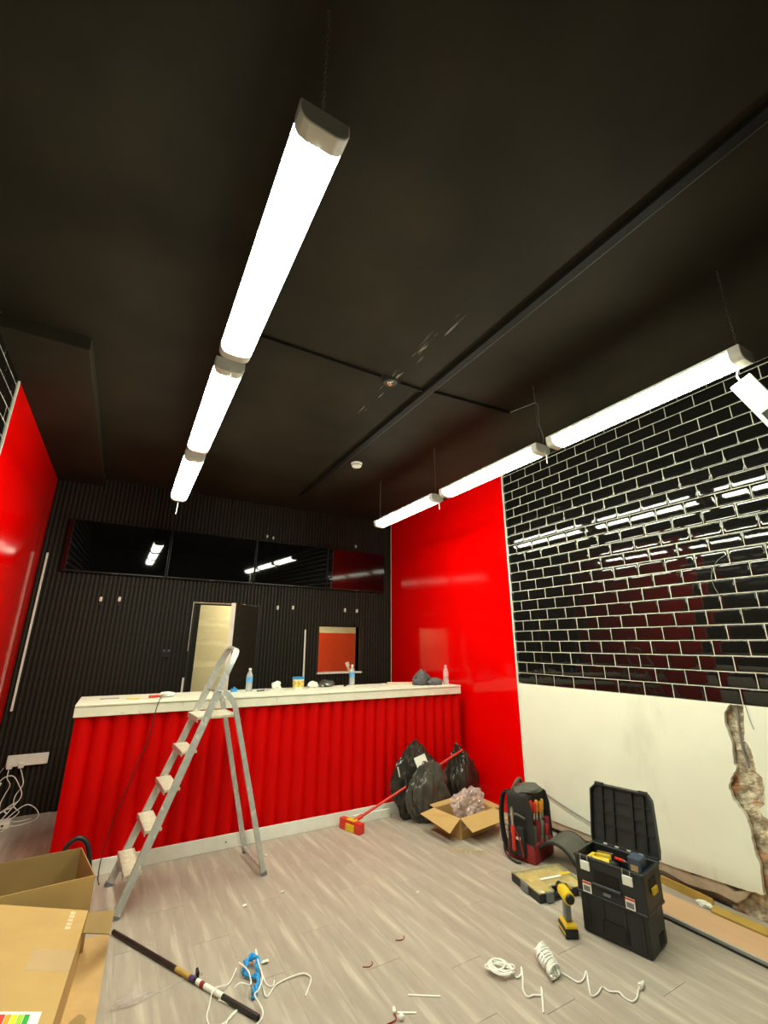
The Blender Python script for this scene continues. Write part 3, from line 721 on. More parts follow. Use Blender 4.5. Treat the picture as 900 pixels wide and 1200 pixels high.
# ------------------------------------------------------------------ paint pole, rope and wires bottom centre
pa, pb = Vector((.203, 3.48, .0125)), Vector((.772, 2.458, .0125)); pd = (pb-pa)
pl = thing('extension_pole', 'black extension pole with printed stickers lying on the floor', 'pole', (pa.x, pa.y, 0))
def seg_(t0, t1, r, m_, name, par):
    a = pd*t0+Vector((0, 0, .0125)); b_ = pd*t1+Vector((0, 0, .0125)); return MB().tube([a, b_], r, 14).build(name, m_, par, smooth=True)
tubep = seg_(0, 1, .0115, 'pole_black', 'pole_tube', pl)
seg_(.50, .595, .0119, 'mustard', 'yellow_sticker', pl); seg_(.597, .625, .0120, 'purple_print', 'purple_band', pl)
seg_(.64, .665, .0119, 'label_white', 'white_band', pl); seg_(.69, .80, .0119, 'label_white', 'white_sticker', pl)
seg_(.665, .69, .0119, 'fabric_red', 'red_band', pl)
seg_(1.0, 1.003, .008, 'back_black', 'end_shade_disc', pl)  # black disc; the dark inside of the tube is painted on
MB().box(-.006, .006, -.02, .02, .003, .03).build('button', 'tool_dark', pl, loc=tuple(pd*.60+Vector((.03, .01, 0))))
rope = thing('blue_rope', 'bright blue twisted rope loop beside the extension pole', 'rope', (.80, 2.70, 0))
def helix(path, r, rad, turns):
    P = smooth_path(path, 8); out = []
    for i, p in enumerate(P):
        d = (P[min(i+1, len(P)-1)]-P[max(i-1, 0)]).normalized(); x = d.cross(Vector((0, 0, 1))).normalized(); y = x.cross(d); a = turns*2*math.pi*i/len(P)
        out.append(p+x*math.cos(a)*r+y*math.sin(a)*r)
    return out
rp_ = [(-.02, .06, .012), (.0, .115, .02), (.035, .125, .03), (.05, .08, .03), (.03, .015, .022), (.015, -.05, .016), (-.02, -.115, .012)]
for a_ in (0, .5):
    P = helix([(x_, y_, z_+.004) for x_, y_, z_ in rp_], .0075, 0, 6) if a_ == 0 else helix([(x_+.002, y_+.012, z_+.006) for x_, y_, z_ in rp_], -.0075, 0, 6)
    MB().tube(P, .0075, 7).build('strand', 'blue_rope', rope, smooth=True)
MB().tube(smooth_path([(-.02, .06, .012), (.0, .03, .014), (.03, -.01, .02)]), .008, 7).build('strand_end', 'blue_rope', rope, smooth=True)
def wire(name, pts, r, m_, label, cat='cable', n=6):
    P = smooth_path(pts, n); o = MB().tube(P, r, 7).build(name, m_, None, smooth=True); tag(o, label, cat); return o
wire('white_wire', [(.849, 2.749, .004), (.843, 2.65, .006), (.843, 2.571, .004), (.91, 2.628, .005), (1.03, 2.633, .008), (1.065, 2.60, .006), (1.058, 2.563, .004), (1.003, 2.487, .004)], .0034, 'white_cable', 'white wire offcut with a hooked end, right of the blue rope')
wire('white_wire', [(.905, 2.66, .004), (.885, 2.625, .004), (.862, 2.66, .004), (.862, 2.76, .012), (.874, 2.90, .02), (.862, 2.86, .03), (.845, 2.74, .045), (.836, 2.64, .045), (.80, 2.57, .045), (.775, 2.545, .045), (.80, 2.50, .012), (.79, 2.46, .004), (.745, 2.42, .004), (.71, 2.33, .004)], .0034, 'white_cable', 'white wire with a tall sharp bend crossing the blue rope')
wire('white_wire', [(.755, 2.825, .012), (.70, 2.74, .008), (.62, 2.685, .04), (.595, 2.64, .010), (.575, 2.58, .004), (.59, 2.515, .004), (.65, 2.52, .004), (.72, 2.58, .004), (.675, 2.62, .004), (.64, 2.665, .004)], .0034, 'white_cable', 'white wire curling into a big loop over the pole')
wire('white_wire', [(.765, 2.82, .035), (.79, 2.74, .036), (.785, 2.66, .04), (.77, 2.62, .045), (.735, 2.66, .042), (.70, 2.64, .042)], .0034, 'white_cable', 'short white wire arched over the pole at the rope')
wire('white_wire', [(.72, 2.575, .004), (.66, 2.53, .006), (.63, 2.47, .004), (.60, 2.38, .004)], .0034, 'white_cable', 'short white wire running out of the bottom of the picture')
cp = thing('plastic_sleeve', 'thin clear plastic sleeve lying left of the pole end', 'plastic bag', (.30, 2.86, 0))
MB().blob((-.02, .0, .010), (.075, .035, .012), 8, .4, 3, 3, .001).build('sleeve_body', 'clear_plastic', cp, smooth=True)
MB().tube(smooth_path([(.04, .0, .006), (.12, .0, .006), (.20, .03, .005), (.30, .02, .005)]), .005, 6).build('sleeve_tail', 'clear_plastic', cp, smooth=True)

# white flex coil and hank
ck = thing('cord_coil', 'loose round coil of white flex on the floor before the drill', 'cable', (1.93, 2.16, 0))
pts = []
for i in range(90):
    a = i/90*2*math.pi*5; k_ = a*.23; ex, ey = .068, .040+.012*math.sin(a*.4)
    u_, v_ = ex*math.cos(a), ey*math.sin(a)
    pts.append((u_*math.cos(k_)-v_*math.sin(k_)+.012*math.sin(a*.31), u_*math.sin(k_)+v_*math.cos(k_)+.012*math.cos(a*.43), .006+.020*abs(math.sin(i*.21))))
MB().tube(pts, .0042, 7).build('coil', 'white_cable', ck, smooth=True)
MB().tube(smooth_path([(.05, -.04, .006), (.035, -.082, .005), (.075, -.075, .005), (.112, -.04, .005), (.06, -.10, .004), (.002, -.156, .005), (-.013, -.197, .004), (.02, -.205, .005), (.055, -.223, .005), (.091, -.187, .005), (.04, -.24, .004), (-.023, -.301, .004)], 5), .0042, 7).build('tail', 'white_cable', ck, smooth=True)
hk = thing('cord_hank', 'tight hank of white flex with a plug at its zigzag end', 'cable', (2.172, 2.06, 0))
ax_ = Vector((-.045, -.095, 0)); ax_.normalize(); sx_ = Vector((ax_.y, -ax_.x, 0))
pts = []
for i in range(240):
    t = i/239; a = t*2*math.pi*11; w = .043*(1-.25*abs(t-.45)*1.5); l = (t-.5)*.19
    jt = .35*noise.noise(Vector((t*23, 1.3, 0))); w *= 1+.25*noise.noise(Vector((t*17, 4.7, 0)))
    pts.append(ax_*(l+(.022+.03*jt)*math.cos(a)+.012*jt)+sx_*w*math.cos(a+jt)+Vector((0, 0, .031+.023*math.sin(a+jt))))
MB().tube(pts, .0058, 6).build('hank', 'white_cable', hk, smooth=True)
for k in (-.025, 0, .025):
    MB().tube(smooth_path([ax_*-.105+sx_*k+Vector((0, 0, .02)), sx_*k+Vector((0, 0, .05)), ax_*.10+sx_*k*.6+Vector((0, 0, .02))], 4), .0045, 6).build('inner_loop', 'white_cable', hk, smooth=True)
o_ = Vector((2.172, 2.06, 0))
MB().tube(smooth_path([Vector(p)-o_ for p in ((2.17, 1.99, .02), (2.195, 1.965, .006), (2.206, 1.907, .005), (2.25, 1.905, .006), (2.31, 1.935, .005), (2.24, 1.87, .006), (2.186, 1.816, .005), (2.225, 1.81, .006), (2.281, 1.825, .005), (2.288, 1.79, .005), (2.32, 1.765, .006), (2.312, 1.73, .005), (2.322, 1.700, .005), (2.36, 1.70, .006), (2.408, 1.722, .008), (2.43, 1.727, .011))], 5), .0038, 7).build('tail', 'white_cable', hk, smooth=True)
pg = MB().tube([Vector((2.43, 1.727, .013))-o_, Vector((2.452, 1.732, .013))-o_], .012, 10).build('plug', 'white_plastic', hk, smooth=True)
MB().tube([Vector((2.452, 1.732, .013))-o_, Vector((2.478, 1.738, .013))-o_], .007, 8).build('pin_sleeve', 'white_plastic', pg)
# small litter
def bit(name, label, x, y, sx, sy, sz, rz, m_, cat='offcut'):
    o = MB().box(-sx/2, sx/2, -sy/2, sy/2, .0, sz).build(name, m_, None, bevel=min(sx, sy, sz)*.2, seg=1, loc=(x, y, .0005), rz=rz); tag(o, label, cat)
bit('cable_strip', 'long pale plastic strip on the floor at the bottom centre', 1.497, 2.213, .155, .008, .004, R(-33), 'white_trim')
bit('cable_strip', 'short pale plastic strip nearest the bottom centre edge', 1.371, 2.168, .085, .009, .004, R(-30), 'white_trim')
cn = thing('wire_connector', 'white wire connector with red lead at the bottom centre edge', 'connector', (1.315, 2.175, 0))
MB().tube([(0, .01, .008), (.012, .035, .010)], .008, 8).build('cap', 'white_plastic', cn, smooth=True)
MB().blob((.012, -.025, .012), (.014, .014, .011), 2, .2, 2, 2, .0).build('body', 'white_plastic', cn, smooth=True)
MB().tube(smooth_path([(0, .01, .006), (-.012, -.02, .006), (-.06, -.02, .004)]), .003, 6).build('lead', 'fabric_red', cn, smooth=True)
for (x, y, s, l) in ((1.24, 4.02, .022, 'white crumb on the floor by the ladder rear feet'), (1.185, 3.43, .022, 'white crumb on the floor right of the ladder, before its feet'),
                     (.925, 3.39, .028, 'white flake on the floor between the ladder and the wires'), (.90, 2.81, .03, 'pale splinter on the floor beside the bent white wire'), (1.98, 2.98, .02, 'pale crumb on the floor before the parts organizer')):
    o = MB().blob((0, 0, s*.25), (s*.6, s*.35, s*.25), int(x*50), .4, 2, 2, 0).build('plaster_crumb', 'white_trim', None, loc=(x, y, .0005)); tag(o, l, 'crumb')
for (x, y, l) in ((1.62, 2.62, 'dark red wire snip at the floor centre'), (1.36, 2.52, 'dark red wire snip left of the floor centre')):
    o = MB().tube(smooth_path([(-.03, .01, .003), (0, -.006, .003), (.025, .004, .003), (.03, .022, .003)]), .0022, 6).build('wire_snip', 'fabric_red', None, loc=(x, y, 0)); tag(o, l, 'wire')
# sawdust
q = MB()
for i in range(900):
    a = random.random(); cx, cy = 2.58+(2.83-2.58)*a, 3.38+(3.20-3.38)*a
    x, y = random.gauss(cx, .03), random.gauss(cy, .035); s = random.uniform(.002, .006); h = random.uniform(0, 3)
    q.add([(x, y, .0005), (x+s*math.cos(h), y+s*math.sin(h), .0005), (x-s*math.sin(h), y+s*math.cos(h), .0005), (x, y, s*.8)], [(0, 2, 1), (0, 1, 3), (1, 2, 3), (2, 0, 3)])
sw = q.build('sawdust', 'dust'); tag(sw, 'yellow sawdust scattered on the floor between carton and tool backpack', 'sawdust', kind='stuff')

# ------------------------------------------------------------------ bin bags, broom, box
def binbag(label, loc, rads, seed, m_, tip, h):
    t = thing('bin_bag', label, 'bag', loc, 0, 'bin bags against the counter')
    MB().blob((0, 0, h*.47), rads, seed, .26, 2.6, 5, .002, tip=tip, zs=.55).build('bag_body', m_, t, smooth=True)
    return t
b1 = binbag('tall black bin bag leaning on the counter front, holding a white offcut', (2.74, 4.165, 0), (.27, .105, .34), 2, 'bag', .20, .60)
MB().box(-.05, .09, -.006, .006, -.05, .07, Matrix.Translation((.03, -.075, .46)) @ Matrix.Rotation(R(-22), 4, 'X') @ Matrix.Rotation(R(-12), 4, 'Y')).build('white_offcut', 'white_trim', b1)
MB().beam((-.19, -.04, .36), (-.225, -.06, .46), .014, .006, (1, 0, 0)).build('white_stick', 'white_trim', b1)
b2_ = binbag('grey half-filled bin bag in front of the broom pole', (2.80, 3.99, 0), (.24, .085, .25), 6, 'bag_grey', .15, .46)
b3 = binbag('slim black bin bag slumped against the red panel', (3.28, 4.10, 0), (.19, .11, .32), 11, 'bag', .40, .55)
bo = thing('broom', 'red broom with yellow and red head, its pole resting in the bags', 'broom', (2.04, 4.13, 0))
hx = Matrix.Translation((0, 0, 0)) @ Matrix.Rotation(R(-72), 4, 'Z')
MB().box(-.135, .135, -.028, .028, .055, .085, hx).build('head_block', 'red_plastic', bo, bevel=.008)
MB().box(-.130, -.05, -.033, .033, .002, .060, hx).build('red_bristles', 'red_plastic', bo, bevel=.006)
MB().box(-.05, .06, -.034, .034, .002, .060, hx).build('yellow_bristles', 'yellow_plastic', bo, bevel=.006)
MB().box(.06, .130, -.033, .033, .002, .060, hx).build('red_bristles', 'red_plastic', bo, bevel=.006)
MB().box(-.045, .055, -.0285, .0285, .086, .090, hx).build('yellow_top', 'yellow_plastic', bo)
MB().tube([(.03, -.01, .07), (.10, -.012, .105), (1.25, -.075, .545)], .0115, 10).build('pole', 'red_plastic', bo, smooth=True)
MB().tube([(.015, -.008, .075), (.10, -.012, .105)], .018, 10).build('socket', 'red_plastic', bo, smooth=True)
sk = MB().box(0, .40, -.010, .010, 0, .072).build('skirting_offcut', 'white_gloss', None, bevel=.002, seg=1, loc=(2.11, 4.255, .001), rz=R(0)); tag(sk, 'loose white skirting offcut standing along the kickboard behind the broom head', 'skirting')
bx = thing('small_carton', 'small open brown carton holding clear plastic wrap, beside the bin bags', 'carton', (2.77, 3.49, 0), R(7))
bw, bd, bh = .45, .33, .16
for nm_, x0_, x1_, y0_, y1_ in (('front_side', 0, bw, 0, .005), ('rear_side', 0, bw, bd-.005, bd), ('left_side', 0, .005, .005, bd-.005), ('right_side', bw-.005, bw, .005, bd-.005)):
    MB().box(x0_, x1_, y0_, y1_, .001, bh).build(nm_, 'cardboard', bx)
MB().box(.005, bw-.005, .005, bd-.005, .001, .006).build('base', 'cardboard_shade_stain', bx)
quad((0, 0, bh), (bw, 0, bh), (bw+.01, -.15, bh-.05), (-.01, -.15, bh-.06)).build('front_flap', 'cardboard', bx)
quad((0, bd, bh), (bw, bd, bh), (bw, bd+.06, bh+.02), (0, bd+.06, bh+.01)).build('rear_flap', 'cardboard', bx)
quad((0, 0, bh), (0, bd, bh), (-.16, bd+.01, bh-.02), (-.15, -.02, bh-.075)).build('left_flap', 'cardboard', bx)
quad((bw, 0, bh), (bw, bd, bh), (bw+.15, bd, bh-.01), (bw+.15, .01, bh-.03)).build('right_flap', 'cardboard', bx)
MB().box(.30, .37, -.0008, 0, .05, .075).build('printed_mark', 'tool_dark', bx)
MB().box(.06, .16, -.0008, 0, .07, .13).build('paper_label', 'label_white', bx)
pw = MB().blob((0, 0, .085), (.16, .10, .13), 9, .38, 3.4, 4, -.08).build('plastic_wrap', 'wrap_plastic', None, loc=(3.03, 3.68, .10)); tag(pw, 'crumpled clear pinkish plastic wrap spilling out of the small carton', 'plastic wrap')
pw2 = MB().blob((0, 0, .05), (.07, .05, .075), 14, .4, 2.6, 3, .001, tip=.5).build('plastic_wrap', 'clear_plastic', None, loc=(3.11, 3.30, .0)); tag(pw2, 'crumpled clear plastic scrap on the floor between carton and backpack', 'plastic wrap')

# ------------------------------------------------------------------ tool backpack (local x: opening side, y: width)
bpk = thing('tool_backpack', 'black and red tool backpack standing open by the white wall', 'backpack', (3.09, 3.0, 0), R(-75))
D_, W_ = .115, .155
MB().box(-D_, D_-.05, -W_, W_, .02, .46).build('main_body', 'fabric_black', bpk, bevel=.035, seg=3, smooth=True)
MB().box(-D_-.005, D_, -W_-.004, W_+.004, .0, .13).build('moulded_base', 'fabric_red', bpk, bevel=.018, seg=2, smooth=True)
MB().box(D_-.055, D_-.048, -W_+.012, W_-.012, .10, .45).build('tool_board', 'fabric_black', bpk)
for sgn in (-1, 1):
    MB().prism([(D_-.06, .10), (D_, .10), (D_-.005, .36), (D_-.03, .44), (D_-.06, .45)], lambda a, c, s=sgn: (a, s*W_, c), lambda a, c, s=sgn: (a, s*(W_-.012), c)).build('side_wall', 'fabric_black', bpk)
for k in range(4): MB().box(D_-.048, D_-.012, -W_+.016+k*.073, -W_+.016+k*.073+.062, .12, .24+.02*(k % 2)).build('tool_pocket', 'fabric_red' if k % 2 else 'fabric_grey', bpk, bevel=.006)
MB().tube(smooth_path([(-D_+.02, -.06, .455), (-D_+.04, -.045, .50), (-D_+.05, 0, .525), (-D_+.04, .045, .50), (-D_+.02, .06, .455)]), .013, 8).build('top_handle', 'fabric_grey', bpk, smooth=True)
MB().blob((.0, .01, .46), (.10, .13, .035), 7, .25, 2, 3).build('rolled_cover', 'fabric_grey', bpk, smooth=True)
for sgn in (-1, 1):
    pts = smooth_path([(-D_-.0, .09*sgn, .45), (-D_-.05, .095*sgn, .42), (-D_-.075, .10*sgn, .30), (-D_-.07, .105*sgn, .15), (-D_-.035, .11*sgn, .04), (-D_, .11*sgn, .03)], 5)
    MB().sheet([[p+Vector((0, -.028, 0)), p+Vector((0, .028, 0))] for p in pts], .014).build('shoulder_strap', 'fabric_black', bpk, smooth=True)
# side pocket with a red handled tool (camera side is -y)
MB().box(-.085, .05, -W_-.045, -W_-.002, .04, .24).build('side_pocket', 'fabric_black', bpk, bevel=.014)
MB().tube(smooth_path([(-.07, -W_-.03, .30), (.0, -W_-.045, .325), (.06, -W_-.02, .30)]), .010, 8).build('side_loop', 'fabric_grey', bpk, smooth=True)
MB().box(-.02, .025, -W_-.0475, -W_-.045, .155, .175).build('pocket_badge', 'label_white', bpk)
MB().tube(smooth_path([(.045, -W_-.05, .05), (.02, -W_-.052, .16), (-.02, -W_-.052, .22), (-.06, -W_-.05, .19)]), .006, 7).build('pocket_piping', 'fabric_red', bpk, smooth=True)
# front cover folded down to the floor
gg = []
for i in range(9):
    t = i/8; x_ = D_+.01+.29*t; z_ = .11+.10*math.sin(t*math.pi*.75)*(1-.2*t)-.135*t*t
    gg.append([(x_, -W_*.62+.30*j/4+.02*t, max(.012, z_)) for j in range(5)])
MB().sheet(gg, .016).build('front_cover', 'fabric_grey', bpk, smooth=True)
gb = [p[0] for p in gg]+[gg[-1][2]]+[p[4] for p in reversed(gg)]
MB().tube([Vector(p) for p in gb], .012, 7).build('cover_edge', 'fabric_black', bpk, smooth=True)
MB().tube(smooth_path([(-D_-.07, -.1, .10), (-D_-.02, -.17, .03), (-.03, -.22, .010), (.02, -.21, .008)]), .007, 6).build('loose_strap', 'fabric_black', bpk, smooth=True)
Mb = Matrix.Translation((3.09, 3.0, 0)) @ Matrix.Rotation(R(-75), 4, 'Z')
def intool(name, label, p0, p1, r, hm, grp=None):
    a = Mb @ Vector(p0); b_ = Mb @ Vector(p1); t = thing(name, label, 'tool', tuple(a), 0, grp); d = b_-a
    MB().tube([d*0, d*.08, d*.3, d*.42], [r*.5, r*.8, r*.7, r*.55], 8).build('blade', 'steel', t, smooth=True)
    MB().tube([d*.42, d*.48, d*.7, d*.95, d], [r*.7, r, r*.85, r, r*.7], 10).build('grip', hm, t, smooth=True)
xt_ = D_-.030
intool('screwdriver', 'red-handled screwdriver at the left of the backpack tool board', (xt_, -.125, .27), (xt_+.005, -.115, .42), .012, 'red_plastic')
intool('pliers', 'red and yellow handled pliers beside the left screwdriver in the backpack', (xt_, -.085, .28), (xt_+.015, -.078, .40), .016, 'red_plastic')
intool('screwdriver', 'orange screwdriver in the middle of the backpack tool board', (xt_, -.035, .26), (xt_+.012, -.040, .41), .014, 'orange_plastic')
intool('screwdriver', 'large orange screwdriver right of the middle in the backpack', (xt_+.004, .01, .25), (xt_+.015, .012, .39), .017, 'orange_plastic')
intool('screwdriver', 'yellow screwdriver at the right of the backpack tool board', (xt_, .06, .26), (xt_+.01, .055, .40), .013, 'yellow_plastic')
intool('chisel', 'grey chisel low in the backpack front pockets', (xt_+.022, -.02, .10), (xt_+.028, -.005, .27), .012, 'tool_grey')
intool('side_cutters', 'red-gripped cutters low at the right of the backpack', (xt_+.024, .05, .10), (xt_+.03, .06, .23), .014, 'red_plastic')
intool('pipe_grips', 'long red-handled grips in the backpack side pocket', (-.03, -W_-.055, .37), (-.025, -W_-.058, .08), .017, 'red_plastic')
wire('tile_wire', [(XR-.004, 1.433, 2.214), (XR-.010, 1.493, 2.175), (XR-.012, 1.541, 2.096), (XR-.012, 1.545, 2.018), (XR-.010, 1.526, 1.95), (XR-.004, 1.517, 1.914)], .0022, 'grey_cable', 'thin pale wire curving over the black tiles on the right wall')
wc = wire('wall_cable', [(XR-.010, 3.25, .30), (XR-.012, 2.95, .23), (XR-.012, 2.6, .17), (XR-.012, 2.25, .13)], .005, 'grey_cable', 'grey cable running along the white wall behind the backpack')

# ------------------------------------------------------------------ parts organizer
og = thing('parts_organizer', 'flat parts organizer with clear yellow lid on the floor by the toolbox', 'organizer', (2.585, 2.45, 0), R(-11))
ow, od, oh = .40, .34, .05
MB().box(0, ow, .03, od, .001, .012).build('tray', 'tool_black', og, bevel=.003, seg=1)
for nm_, x0_, x1_, y0_, y1_ in (('rim', 0, .012, .03, od), ('rim', ow-.012, ow, .03, od), ('rim', .012, ow-.012, od-.012, od), ('rim', .012, .13, .03, .042), ('rim', .27, ow-.012, .03, .042), ('rim', .13, .27, .09, .102)):
    MB().box(x0_, x1_, y0_, y1_, .012, oh).build(nm_, 'tool_black', og)
cups = [(.02, .125, .20, .32), (.13, .20, .20, .32), (.205, .29, .20, .32), (.295, .38, .20, .32), (.02, .125, .05, .19), (.135, .265, .11, .19), (.275, .38, .05, .19)]
for a0, a1, c0, c1 in cups:
    cup = MB().box(a0, a1, c0, c1, .013, .017).box(a0, a0+.004, c0, c1, .017, .042).box(a1-.004, a1, c0, c1, .017, .042).box(a0+.004, a1-.004, c0, c0+.004, .017, .042).box(a0+.004, a1-.004, c1-.004, c1, .017, .042).build('bin', 'yellow_plastic', og)
for k, (a, c) in enumerate(((.06, .25), (.16, .26), (.25, .25), (.33, .27), (.07, .12), (.20, .15), (.32, .12))):
    MB().blob((a, c, .024), (.030, .035, .008), k+3, .5, 3, 2).build('fixings', 'wood_strip' if k % 2 else 'steel', og)
MB().prism([(0, .03), (.12, .03), (.14, .10), (.26, .10), (.28, .03), (ow, .03), (ow, od), (0, od)], lambda a, c: (a, c, oh), lambda a, c: (a, c, oh+.006)).build('clear_lid', 'yellow_clear', og)
MB().box(.13, .30, .175, .195, oh+.006, oh+.0068).build('lid_print', 'label_white', og)
MB().box(.30, .39, .19, .215, oh+.006, oh+.0068).build('yellow_print', 'yellow_plastic', og)
for a in (.05, .31):
    MB().box(a, a+.05, .012, .032, .006, oh+.010).build('latch', 'tool_grey', og, bevel=.004)
MB().box(-.012, .0, .14, .22, .008, oh+.004).build('side_latch', 'tool_grey', og, bevel=.003)
MB().box(.13, .27, .035, .055, .018, .040).build('carry_handle', 'tool_black', og, bevel=.006)

# ------------------------------------------------------------------ cordless drill on the floor
def drill(label, loc, rz, tilt=None):
    t = thing('cordless_drill', label, 'drill', loc, rz, 'cordless drills')
    MB().box(-.06, .06, -.038, .038, .0, .045).build('battery', 'tool_black', t, bevel=.008)
    MB().box(-.055, .055, -.0395, .0395, .018, .028).build('battery_stripe', 'yellow_plastic', t)
    MB().box(-.062, .045, -.034, .034, .046, .066).build('battery_shoe', 'yellow_plastic', t, bevel=.008)
    MB().prism([(-.030, .066), (.022, .066), (.012, .17), (-.030, .17)], lambda a, c: (a, -.018, c), lambda a, c: (a, .018, c)).build('grip', 'tool_grey', t, bevel=.008)
    MB().tube([(-.075, 0, .195), (-.068, 0, .195), (.03, 0, .195), (.045, 0, .195)], [.024, .033, .033, .028], 14).build('motor_body', 'yellow_plastic', t, smooth=True)
    MB().tube([(.045, 0, .195), (.065, 0, .195), (.095, 0, .195), (.105, 0, .195)], [.026, .026, .020, .010], 14).build('chuck', 'tool_dark', t, smooth=True)
    MB().tube([(-.085, 0, .195), (-.074, 0, .195)], [.020, .026], 14).build('motor_cap', 'tool_dark', t, smooth=True)
    MB().box(.012, .026, -.008, .008, .125, .160).build('trigger', 'tool_dark', t, bevel=.004)
    return t
drill('yellow and black cordless drill standing on its battery on the floor', (2.50, 2.19, .001), R(60))

# ------------------------------------------------------------------ toolbox (local x along the front towards the camera, y depth)
tbx = thing('toolbox', 'black stacked toolbox with its lid open, full of tools', 'toolbox', (2.60, 2.175, 0), R(-78))
tw, td_, th = .385, .25, .385
q = MB().box(.008, tw-.008, .006, td_-.006, .001, .195)
q.build('lower_case', 'tool_black', tbx, bevel=.012)
for a in (.03, .125, .245, .335):
    MB().box(a, a+.022, .0, .012, .02, .19).build('rib', 'tool_black', tbx, bevel=.004, seg=1)
for k, (x0_, x1_, y0_, y1_) in enumerate(((0, tw, 0, .012), (0, tw, td_-.012, td_), (0, .012, .012, td_-.012), (tw-.012, tw, .012, td_-.012))):
    MB().box(x0_, x1_, y0_, y1_, .197, th).build('upper_wall', 'tool_black', tbx, bevel=.003, seg=1)
MB().box(.012, tw-.012, .012, td_-.012, .198, .215).build('upper_base', 'tool_dark', tbx)
for x0_, x1_, y0_, y1_ in ((-.006, tw+.006, -.006, .014), (-.006, tw+.006, td_-.014, td_+.006), (-.006, .014, .014, td_-.014), (tw-.014, tw+.006, .014, td_-.014)):
    MB().box(x0_, x1_, y0_, y1_, th-.012, th+.003).build('rim', 'tool_black', tbx, bevel=.003, seg=1)
MB().box(-.004, tw+.004, -.004, td_+.004, .188, .203).build('waist_rim', 'tool_black', tbx, bevel=.003, seg=1)
MB().box(.11, .25, -.004, .001, .27, .33).build('handle_shade_plate', 'back_black', tbx)  # raised black plate; its colour stands for the shaded recess
MB().tube([(.10, -.010, .262), (.26, -.010, .262)], .010, 10).build('front_handle', 'tool_black', tbx, smooth=True)
MB().box(.16, .20, -.0165, -.0015, .225, .238).build('name_plate', 'tool_grey', tbx)
for a in (.035, .275):
    MB().box(a, a+.055, -.012, -.001, .315, .362).build('latch', 'white_gloss', tbx, bevel=.003, seg=1)
    for e in (a+.004, a+.045): MB().tube([(e, -.008, .362), (e, -.006, .392)], .003, 6).build('latch_wire', 'steel', tbx)
    lbp = MB().box(a+.002, a+.052, -.009, -.004, .205, .258).build('warning_label', 'label_white', tbx)
    MB().box(a+.002, a+.052, -.0098, -.009, .248, .258).build('label_stripe', 'red_plastic', lbp)
    MB().box(a+.008, a+.046, -.0098, -.009, .212, .238).build('label_text', 'tool_grey', lbp)
MB().box(tw, tw+.002, .07, .17, .285, .345).build('side_shade_plate', 'back_black', tbx)  # thin black plate that paints the shade of the side cutout
MB().box(tw+.002, tw+.014, .085, .155, .272, .305).build('side_catch', 'yellow_plastic', tbx, bevel=.004)
MB().box(tw-.009, tw-.006, .13, .20, .02, .075).build('notch_shade_plate', 'back_black', tbx)  # black plate coloured as the shade inside a notch
MB().box(.13, .27, -.0, .008, .03, .10).build('panel_shade_plate', 'tool_dark', tbx)  # dark plate on the case front; recess shade put into its colour
# open lid: in the plane y ~ td_, leaning back a little
Ml = Matrix.Translation((0, td_+.004, th+.006)) @ Matrix.Rotation(R(-10), 4, 'X')
lidp = [(.0, 0), (tw, 0), (tw+.004, .04), (tw-.012, .29), (tw-.035, .325), (.035, .325), (.0, .29), (-.004, .04)]
ld_ = MB().prism(lidp, lambda a, c: Ml @ Vector((a, .035, c)), lambda a, c: Ml @ Vector((a, .028, c))).build('lid', 'tool_black', tbx)
for a, b_ in zip(lidp, lidp[1:]+lidp[:1]):
    MB().beam(Ml @ Vector((a[0], .018, a[1])), Ml @ Vector((b_[0], .018, b_[1])), .036, .008, (0, 1, 0)).build('lid_rim', 'tool_black', ld_)
for a in (.06, .13, .245, .315): MB().box(a, a+.014, .012, .028, .02, .31, Ml).build('lid_rib', 'tool_dark', ld_)
for c in (.10, .17, .24): MB().box(.02, tw-.02, .018, .028, c, c+.010, Ml).build('lid_rib', 'tool_dark', ld_)
for a in (.03, .30): MB().box(a, a+.05, .0, .034, .318, .338, Ml).build('lid_catch', 'tool_black', ld_, bevel=.004)
for a in (.07, .14, .21, .28): MB().box(a, a+.022, .0, .006, -.004, .004, Ml).build('hinge_tab', 'white_gloss', ld_)
Mt = Matrix.Translation((2.60, 2.175, 0)) @ Matrix.Rotation(R(-78), 4, 'Z')
# things lying in the toolbox
dd = drill('yellow cordless drill lying inside the open toolbox', tuple(Mt @ Vector((.14, .15, .275))), R(-78)); dd.rotation_euler = (R(80), 0, R(-60)); dd.location = Mt @ Vector((.10, .20, .335)); dd.scale = (.8, .8, .8)
def tool_in(name, label, cat, mbs):
    t = thing(name, label, cat, tuple(Mt @ Vector((0, 0, 0))), R(-78))
    for nm_, mb_, m_ in mbs: mb_.build(nm_, m_, t, bevel=.002, seg=1)
ch = thing('battery_charger', 'slate blue battery charger upright at the near end of the toolbox', 'charger', tuple(Mt @ Vector((.325, .10, .352))), R(-78))
MB().box(-.035, .035, -.045, .045, -.055, .085).build('case', 'navy_plastic', ch, bevel=.008)
MB().box(-.037, -.035, -.03, .03, .0, .06).build('front_plate', 'tool_grey', ch)
MB().box(-.02, .02, -.046, -.044, .02, .05).build('logo_patch', 'cardboard_tan', ch)
lv = thing('spirit_level', 'short yellow level lying at the far end of the toolbox', 'level', tuple(Mt @ Vector((.045, .10, .345))), R(-78))
MB().box(-.012, .012, -.07, .07, -.012, .012).build('level_body', 'yellow_plastic', lv, bevel=.002, seg=1)
MB().box(-.013, .013, -.012, .012, -.005, .0125).build('vial', 'yellow_clear', lv)
pen('screwdriver', tuple(Mt @ Vector((.20, .045, .345))), tuple(Mt @ Vector((.275, .05, .352))), .011, 'yellow_plastic', 'yellow-handled screwdriver lying in the toolbox', 'screwdriver')
